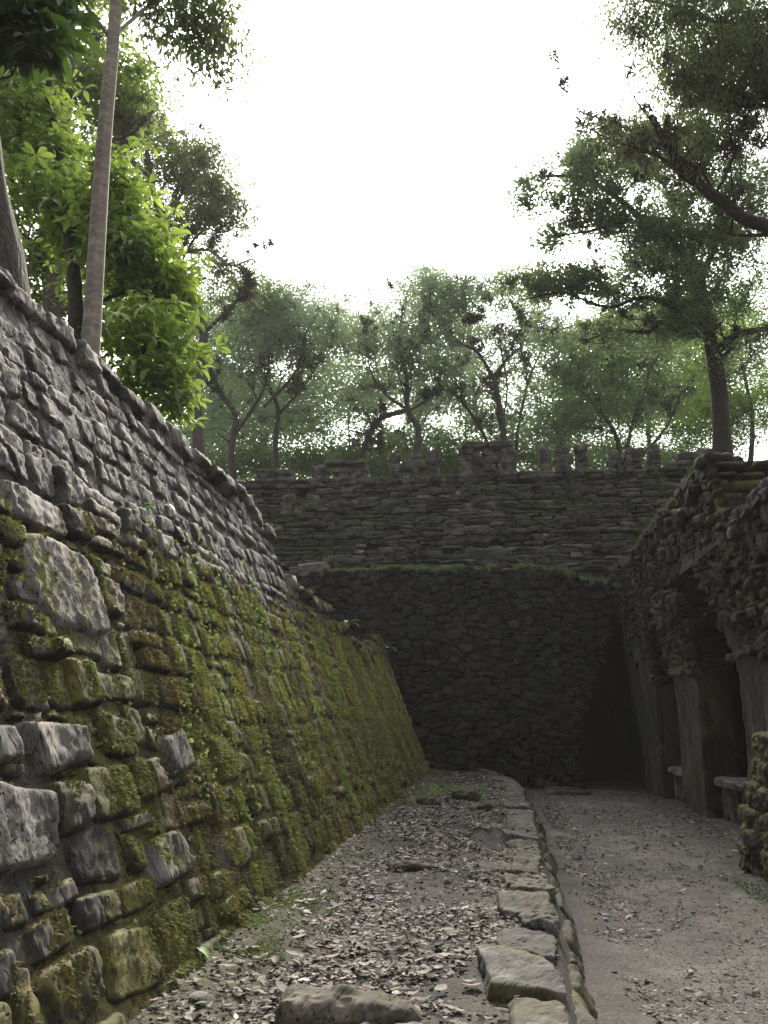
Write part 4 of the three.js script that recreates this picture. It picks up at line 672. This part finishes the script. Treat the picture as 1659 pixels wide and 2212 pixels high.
bt('palest far tree with a broad lacy crown behind the central comb frames', 54, [[[830, 1050, 820, 850, 800, 700], 0.2, 0.06], [[822, 900, 900, 800, 960, 740], 0.1, 0.04], [[820, 860, 740, 780, 700, 740], 0.1, 0.04]], [[700, 740, 120, 70, 50], [820, 720, 120, 60, 50], [950, 730, 120, 60, 50], [1060, 760, 110, 60, 40], [760, 840, 130, 60, 40], [900, 840, 130, 60, 40]], { epi: 0, size: 1.45, dens: 2.8, gap: 0.3 });
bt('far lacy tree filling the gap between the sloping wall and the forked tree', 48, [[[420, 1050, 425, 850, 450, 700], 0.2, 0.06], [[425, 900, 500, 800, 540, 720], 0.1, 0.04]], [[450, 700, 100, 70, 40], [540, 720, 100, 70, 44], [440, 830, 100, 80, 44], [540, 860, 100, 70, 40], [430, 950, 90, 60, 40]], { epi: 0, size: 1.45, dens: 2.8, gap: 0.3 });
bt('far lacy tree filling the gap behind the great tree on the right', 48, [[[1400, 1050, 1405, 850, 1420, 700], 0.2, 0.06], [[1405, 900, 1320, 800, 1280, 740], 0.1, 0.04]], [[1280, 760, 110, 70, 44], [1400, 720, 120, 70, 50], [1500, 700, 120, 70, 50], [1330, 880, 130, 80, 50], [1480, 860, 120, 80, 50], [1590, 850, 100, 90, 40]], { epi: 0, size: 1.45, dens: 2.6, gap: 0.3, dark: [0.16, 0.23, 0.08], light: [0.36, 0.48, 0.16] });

// the big tree on the right
tree({ name: 'great_tree', label: 'great spreading tree on the right with long limbs reaching left into the sky', bark: M.darkBark, leaf: 'fine', per: 14, sigma: 0.5, size: 0.52, flat: 0.6, dens: 1.25, gap: 0.47, dark: [0.12, 0.165, 0.085], light: [0.29, 0.38, 0.17], epi: 420, gnarl: 0.35, twigR: 0.018, maxTwig: 4.5,
  limbs: [[AU([1562, 1010, 21], [1558, 900, 21], [1545, 790, 21], [1525, 690, 21], [1510, 610, 20.8]), 0.25, 0.15],
    [AU([1510, 615, 20.8], [1480, 555, 20.4], [1400, 485, 20], [1330, 425, 19.6], [1270, 385, 19.2], [1180, 380, 18.8]), 0.14, 0.03],
    [AU([1530, 700, 21], [1440, 690, 20.5], [1400, 718, 20.2], [1330, 712, 19.8], [1265, 738, 19.4]), 0.09, 0.015],
    [AU([1535, 725, 21], [1475, 678, 20.3], [1395, 642, 19.8], [1310, 664, 19.3], [1215, 632, 19], [1130, 648, 18.8]), 0.085, 0.014],
    [AU([1545, 760, 21], [1600, 720, 20.6], [1680, 710, 20.2]), 0.12, 0.06],
    [AU([1510, 610, 20.8], [1560, 500, 20.4], [1600, 400, 20]), 0.1, 0.04],
    [AU([1420, 500, 20], [1370, 480, 19.8], [1270, 500, 19.6], [1200, 510, 19.4]), 0.05, 0.02], [AU([1460, 540, 20.3], [1450, 430, 20.2], [1390, 340, 20]), 0.05, 0.02]],
  lobes: [[1150, 400, 18.8, 50, 34, 0.8, 30], [1230, 370, 19, 75, 36, 0.9, 48], [1330, 330, 19.4, 90, 48, 1.0, 70], [1440, 330, 19.8, 90, 60, 1.1, 70], [1210, 500, 19.4, 65, 24, 0.7, 24], [1340, 460, 19.6, 80, 30, 0.9, 32], [1430, 530, 20, 90, 45, 1.0, 50], [1320, 540, 19.6, 60, 24, 0.7, 18], [1140, 630, 18.9, 75, 24, 0.7, 44], [1240, 620, 19.1, 90, 34, 0.9, 66], [1370, 610, 19.6, 110, 45, 1.0, 80], [1480, 640, 20.2, 100, 60, 1.2, 60], [1580, 600, 20.4, 90, 90, 1.3, 70], [1600, 440, 20.2, 100, 90, 1.3, 64], [1420, 710, 20.2, 120, 30, 1.0, 36], [1290, 720, 19.8, 80, 24, 0.8, 20], [1610, 780, 21, 70, 60, 1.2, 24], [1500, 440, 20, 80, 60, 1, 34], [1540, 530, 20.3, 70, 50, 1, 24], [1280, 430, 19.3, 70, 30, 0.8, 20], [1180, 720, 24, 60, 40, 1.0, 12]] });
// overhanging tree, near, upper right
tree({ name: 'overhanging_tree', label: 'overhanging tree with thick mossy limb and hanging leaves in the upper right corner', bark: M.darkBark, leaf: 'hang', per: 20, sigma: 0.4, size: 0.48, flat: 1.0, dens: 0.85, dark: [0.1, 0.125, 0.06], light: [0.28, 0.34, 0.12], epi: 200, gnarl: 0.4, twigR: 0.012, maxTwig: 4,
  limbs: [[AU([1900, 900, 13], [1860, 620, 13], [1800, 540, 12.9], [1720, 510, 12.8], [1600, 470, 12.6], [1500, 390, 12.4], [1430, 300, 12.2], [1405, 250, 12.1]), 0.2, 0.05], [AU([1840, 600, 13], [1760, 300, 12.5], [1650, 130, 12], [1530, 40, 11.8], [1400, 0, 11.6]), 0.09, 0.02], [AU([1720, 220, 12.3], [1600, 230, 12], [1500, 200, 11.8]), 0.05, 0.015]],
  lobes: [[1400, 25, 11.7, 90, 40, 0.6, 44], [1520, 70, 11.9, 110, 80, 0.9, 80], [1620, 180, 12.1, 90, 110, 0.9, 76], [1500, 190, 11.9, 80, 50, 0.7, 40], [1600, 330, 12.4, 90, 80, 0.9, 60], [1420, 130, 11.8, 40, 40, 0.4, 8], [1350, 290, 11.9, 40, 24, 0.3, 6], [1640, 20, 11.8, 80, 60, 0.9, 36], [1500, 320, 12.3, 90, 40, 0.8, 34], [1620, 520, 12.8, 70, 40, 0.8, 20]] });

// ================================================================ SMALL THINGS
const rockCol = (x, y, z, nx, ny) => { const n = fbm(x * 8, y * 8, z * 8, 4); return mix3(mix3([0.09, 0.075, 0.055], [0.2, 0.17, 0.13], sstep(0.4, 0.65, n)), OLIVE, 0.6 * sstep(0.5, 0.62, fbm(x * 4, y * 4 + 2, z * 4, 3))); };
const rock = (px, py, u, w, h, d, label, sd, seg = 12) => { const p = at(px, py, u), y = platY(p.x, u); return tag(part('rock', paint(place(boulder(w, h, d, seg, 3.2, 0.34, sd), p.x, y + h * 0.22, -u, rr(-0.4, 0.4), rr(-0.1, 0.1), rr(-0.1, 0.1)), rockCol), M.stone), label, 'rock', null); };
rock(748, 2195, 4.02, 0.56, 0.17, 0.3, 'large dark brown rock lying in the leaves at the bottom of the photo', 501, 30);
rock(1005, 1702, 14.5, 0.42, 0.24, 0.3, 'small dark rock among green weeds at the far end of the platform', 502);
rock(925, 1712, 13.8, 0.34, 0.16, 0.3, 'flat dark rock at the far foot of the sloping wall', 503);
rock(1040, 1735, 12.6, 0.26, 0.14, 0.24, 'small brown rock in the leaves beside the far kerb stones', 504);
rock(885, 1868, 8, 0.32, 0.09, 0.24, 'low mossy rock half sunk in the leaves mid platform', 505);
rock(1135, 1905, 7.4, 0.12, 0.08, 0.1, 'fist-sized pinkish stone by the kerb', 508);
{ const f = (px, py, u, w, d, l, sd) => { const p = at(px, py, u); tag(part('stone_slab', paint(place(boulder(w, 0.1, d, 12, 7, 0.3, sd), p.x, 0.04, -u, rr(-0.2, 0.2), 0, rr(-0.03, 0.03)), kerbColor), M.stone), l, 'slab'); };
  f(1228, 1722, 20.9, 0.95, 0.5, 'low flat stone slab lying on the path before the black doorway', 601); f(1215, 1712, 21.9, 0.8, 0.4, 'thin stone step at the sill of the black doorway', 602); }

// seedlings
function seedling(name, label, p, n, len, col, tilt = V(0, 1, 0)) {
  const g = base(name, p, label, 'plant'), top = p.clone().addScaledVector(tilt, len * 0.8);
  part('stem', limbGeo([p, p.clone().lerp(top, 0.5).add(V(0.01, 0, 0)), top], 0.004, 0.003, 5, 4), std({ color: new THREE.Color().setRGB(0.1, 0.2, 0.03) }), g);
  const mat = new THREE.MeshPhysicalMaterial({ color: new THREE.Color().setRGB(...col), roughness: 0.7, transmission: 0.45, thickness: 0, side: THREE.DoubleSide });
  for (let i = 0; i < n; i++) { const r = rosette(1, len, 20 + i, 0.5); r.rotateY(i * 2.3 + 0.4); r.scale(1.3, 1, 1.3); r.translate(top.x, top.y, top.z); r.computeVertexNormals(); part('leaf', r, mat, g); }
}
{ const p = at(378, 2150, 4.7); seedling('seedling', 'bright green two-leaved seedling at the foot of the wall', V(p.x + 0.03, platY(p.x, 4.7), p.z), 3, 0.09, [0.14, 0.33, 0.04]); }
seedling('wall_plant', 'single bright green leaf sprouting from the upper wall', wallP(5.9, 2.84, 0.08), 2, 0.1, [0.1, 0.32, 0.05], V(0.7, 0.5, 0).normalize());
seedling('ledge_plant', 'small bright green plant on the broken top edge of the wall', wallP(15, wallTop(15), 0.06), 4, 0.15, [0.1, 0.3, 0.04]);
seedling('corner_plant', 'yellow-green leaf on the far broken corner of the wall', wallP(19.9, wallTop(19.9) - 0.25, 0.1), 3, 0.13, [0.2, 0.34, 0.05], V(0.7, 0.5, 0).normalize());

// ground cover: moss and weeds at the wall foot, on the ledge, by the stub
{
  const list = [], add = (p, s, c, k = rr(0.7, 1.3)) => list.push([orient(p, V(gauss() * 0.4, 1, gauss() * 0.4).normalize(), s), [c[0] * k, c[1] * k, c[2] * k]]);
  for (let i = 0; i < 16000; i++) { const u = 4.9 + Math.pow(rnd(), 1.4) * 15, w = rnd() * rnd(), x = -1.5 + w * 0.75; const d = fbm(x * 2, u * 0.9, 9, 3); if (d < 0.48 + 0.3 * w) continue; add(V(x, platY(x, u) + 0.005, -u), rr(0.01, 0.022), [0.14, 0.19, 0.055]); }
  for (let i = 0; i < 420; i++) { const u = rr(5.2, 6.3), x = rr(-1.5, -1.1); add(V(x, platY(x, u) + 0.01, -u), rr(0.011, 0.022), [0.16, 0.22, 0.06]); }
  for (let i = 0; i < 500; i++) { const u = rr(14, 17.5), x = rr(-1.3, -0.2); if (fbm(x * 3, u * 2, 2, 2) < 0.5) continue; add(V(x, platY(x, u) + 0.02, -u), rr(0.03, 0.07), [0.2, 0.34, 0.07]); }
  for (let i = 0; i < 700; i++) { const u = rr(8, 9.6), x = rr(2.2, 3.2); add(V(x, 0.02, -u), rr(0.015, 0.035), [0.07, 0.15, 0.03]); }
  const m = scatter('ground_cover', leaflets, M.leaf, list, null); tag(m, 'fine bright green weeds growing along the foot of the walls', 'weeds');
  const led = []; for (let i = 0; i < 2200; i++) { const x = rr(-4.4, 3), d = fbm(x * 3.1, 2, 5, 3); if (d < 0.3 + 0.35 * rnd()) continue; led.push([orient(V(x, loTop(x) + 0.08 + rr(-0.02, 0.05), -ZB + rr(-0.3, 0.12)), V(gauss() * 0.5, 1, gauss() * 0.5 + 0.3).normalize(), rr(0.04, 0.12)), [0.17 * rr(0.6, 1.2), 0.22, 0.05]]); }
  for (let i = 0; i < 2600; i++) { const t = rnd(), x = rr(-9, 6.5); if (fbm(x * 1.3, t * 5, 5, 3) < 0.53) continue; led.push([orient(V(x, upY(t) + 0.08, -upU(t) + 0.1), V(gauss() * 0.5, 1, 0.4).normalize(), rr(0.04, 0.1)), [0.06, 0.1, 0.025]]); }
  for (let i = 0; i < 700; i++) { const u = rr(12, 22); if (fbm(u * 1.4, 2, 8, 2) < 0.5) continue; led.push([orient(V(faceX(5) + rr(-0.1, 0.2), galTop(u) + 0.08, -u), V(gauss() * 0.5, 1, gauss() * 0.5).normalize(), rr(0.03, 0.08)), [0.09, 0.13, 0.03]]); }
  tag(scatter('ledge_grass', bladeTuft(12, 0.8, 0.05, 12), M.moss, led, null), 'tufts of yellow-green grass growing along the temple ledges', 'grass');
}
// fallen leaves
function dryLeaf(sd) {
  const n = 6, pos = [], idx = [], curl = (h3(sd, 1, 1) - 0.4) * 2.4, bend = (h3(sd, 2, 1) - 0.35) * 2.2, W = 0.2 + 0.14 * h3(sd, 3, 1);
  for (let i = 0; i <= n; i++) { const t = i / n, w = W * Math.pow(Math.sin(Math.PI * clamp(t * 0.94 + 0.03, 0, 1)), 0.8), x = t - 0.5, y0 = bend * (x * x) + 0.06 * h3(sd, i, 9); for (let j = -1; j <= 1; j++) pos.push(x, y0 + Math.abs(j) * w * curl * 0.9 + 0.1 * (h3(sd, i * 3 + j, 8) - 0.5), j * w * (1 - 0.25 * Math.abs(curl))); }
  for (let i = 0; i < n; i++) for (let j = 0; j < 2; j++) { const a = i * 3 + j; idx.push(a, a + 3, a + 4, a, a + 4, a + 1); }
  const g = new THREE.BufferGeometry(); g.setAttribute('position', new THREE.Float32BufferAttribute(pos, 3)); g.setIndex(idx); g.computeVertexNormals(); return g;
}
const dl = [1, 2, 3, 4, 5, 6].map(dryLeaf);
const leafTone = () => { const t = rnd(); const c = t < 0.5 ? mix3([0.036, 0.032, 0.029], [0.085, 0.076, 0.068], rnd()) : t < 0.925 ? mix3([0.09, 0.073, 0.058], [0.19, 0.155, 0.127], rnd()) : mix3([0.3, 0.265, 0.25], [0.46, 0.42, 0.4], rnd()); return rnd() < 0.03 ? [0.2, 0.14, 0.07] : c; };
const lay = (x, y, u, s) => new THREE.Matrix4().compose(V(x, y, -u), new THREE.Quaternion().setFromEuler(new THREE.Euler(gauss() * 0.38, rnd() * 6.283, gauss() * 0.38, 'YXZ')), V(s, s * rr(0.3, 1), s * rr(0.7, 1.2)));
{
  const tones = Array.from({ length: 14 }, () => std({ color: new THREE.Color().setRGB(...leafTone()), roughness: 0.75, side: THREE.DoubleSide }));
  for (let i = 0; i < 260; i++) {
    const u = 3.6 + Math.pow(rnd(), 1.5) * 5.5, x = lerp(-1.35, edgeX(u) - 0.1, Math.pow(rnd(), 0.8)), s = rr(0.05, 0.12), m = new THREE.Mesh(dl[i % 6], tones[i % 14]);
    m.name = numbered('fallen_leaf'); m.castShadow = m.receiveShadow = true; m.applyMatrix4(new THREE.Matrix4().makeTranslation(-platform.position.x, -platform.position.y, -platform.position.z).multiply(lay(x, platY(x, u) + rr(0.015, 0.045), u, s))); platform.add(m);
  }
  for (let v = 0; v < 6; v++) {
    const L = [];
    for (let i = 0; i < 4800; i++) { const u = 2.6 + Math.pow(rnd(), 1.35) * 19, x = lerp(-1.5, edgeX(u) - 0.02, rnd()); if (fbm(x * 1.7, u * 1.2, 6, 3) < 0.38 || (x < -1.15 && rnd() < 0.6)) continue; L.push([lay(x, platY(x, u) + rr(0.008, 0.035), u, (rnd() < 0.6 ? rr(0.014, 0.04) : rr(0.035, 0.075)) * (u > 9 ? 1.3 : 1)), leafTone()]); }
    scatter('leaf_litter', dl[v], M.dryLeaf, L, platform);
  }
  const pathObj = scene.children.find((c) => c.name === 'path');
  for (let v = 0; v < 4; v++) {
    const L = [];
    for (let i = 0; i < 4600; i++) { const u = 4 + Math.pow(rnd(), 1.3) * 17.5, e = edgeX(u) + 0.18, q = rnd(), x = q < 0.4 ? e + Math.abs(gauss()) * 0.5 : q < 0.55 ? 3.3 - Math.abs(gauss()) * 0.6 : lerp(e, 3.3, rnd()); if (fbm(x * 1.5, u * 1.1, 16, 3) < 0.4) continue; const t = leafTone(); L.push([lay(x, rr(0.012, 0.03), u, (rnd() < 0.75 ? rr(0.012, 0.032) : rr(0.035, 0.075)) * (u > 9 ? 1.2 : 1)), t]); }
    scatter('leaf_litter', dl[v + 1], M.dryLeaf, L, pathObj);
  }
  // grit and crumbs of stone
  const peb = boulder(1, 0.7, 1, 2, 2.5, 0.4, 5), P1 = [], P2 = [];
  for (let i = 0; i < 15000; i++) { const u = 3 + Math.pow(rnd(), 1.4) * 15, x = rr(edgeX(u) + 0.1, 3.4), k = rr(0.3, 1.4); P1.push([lay(x, rr(-0.005, 0.012), u, rr(0.004, 0.016) * (rnd() < 0.04 ? 2.5 : 1)), [0.19 * k, 0.175 * k, 0.155 * k]]); }
  for (let i = 0; i < 5000; i++) { const u = 3 + Math.pow(rnd(), 1.5) * 12, x = rr(-1.5, edgeX(u)), k = rr(0.4, 1.3); P2.push([lay(x, platY(x, u) + 0.004, u, rr(0.006, 0.022)), [0.09 * k, 0.078 * k, 0.065 * k]]); }
  scatter('grit', peb, std({ color: 0xffffff }), P1, pathObj); scatter('grit', peb, std({ color: 0xffffff }), P2, platform);
}
renderer.render(scene, camera);
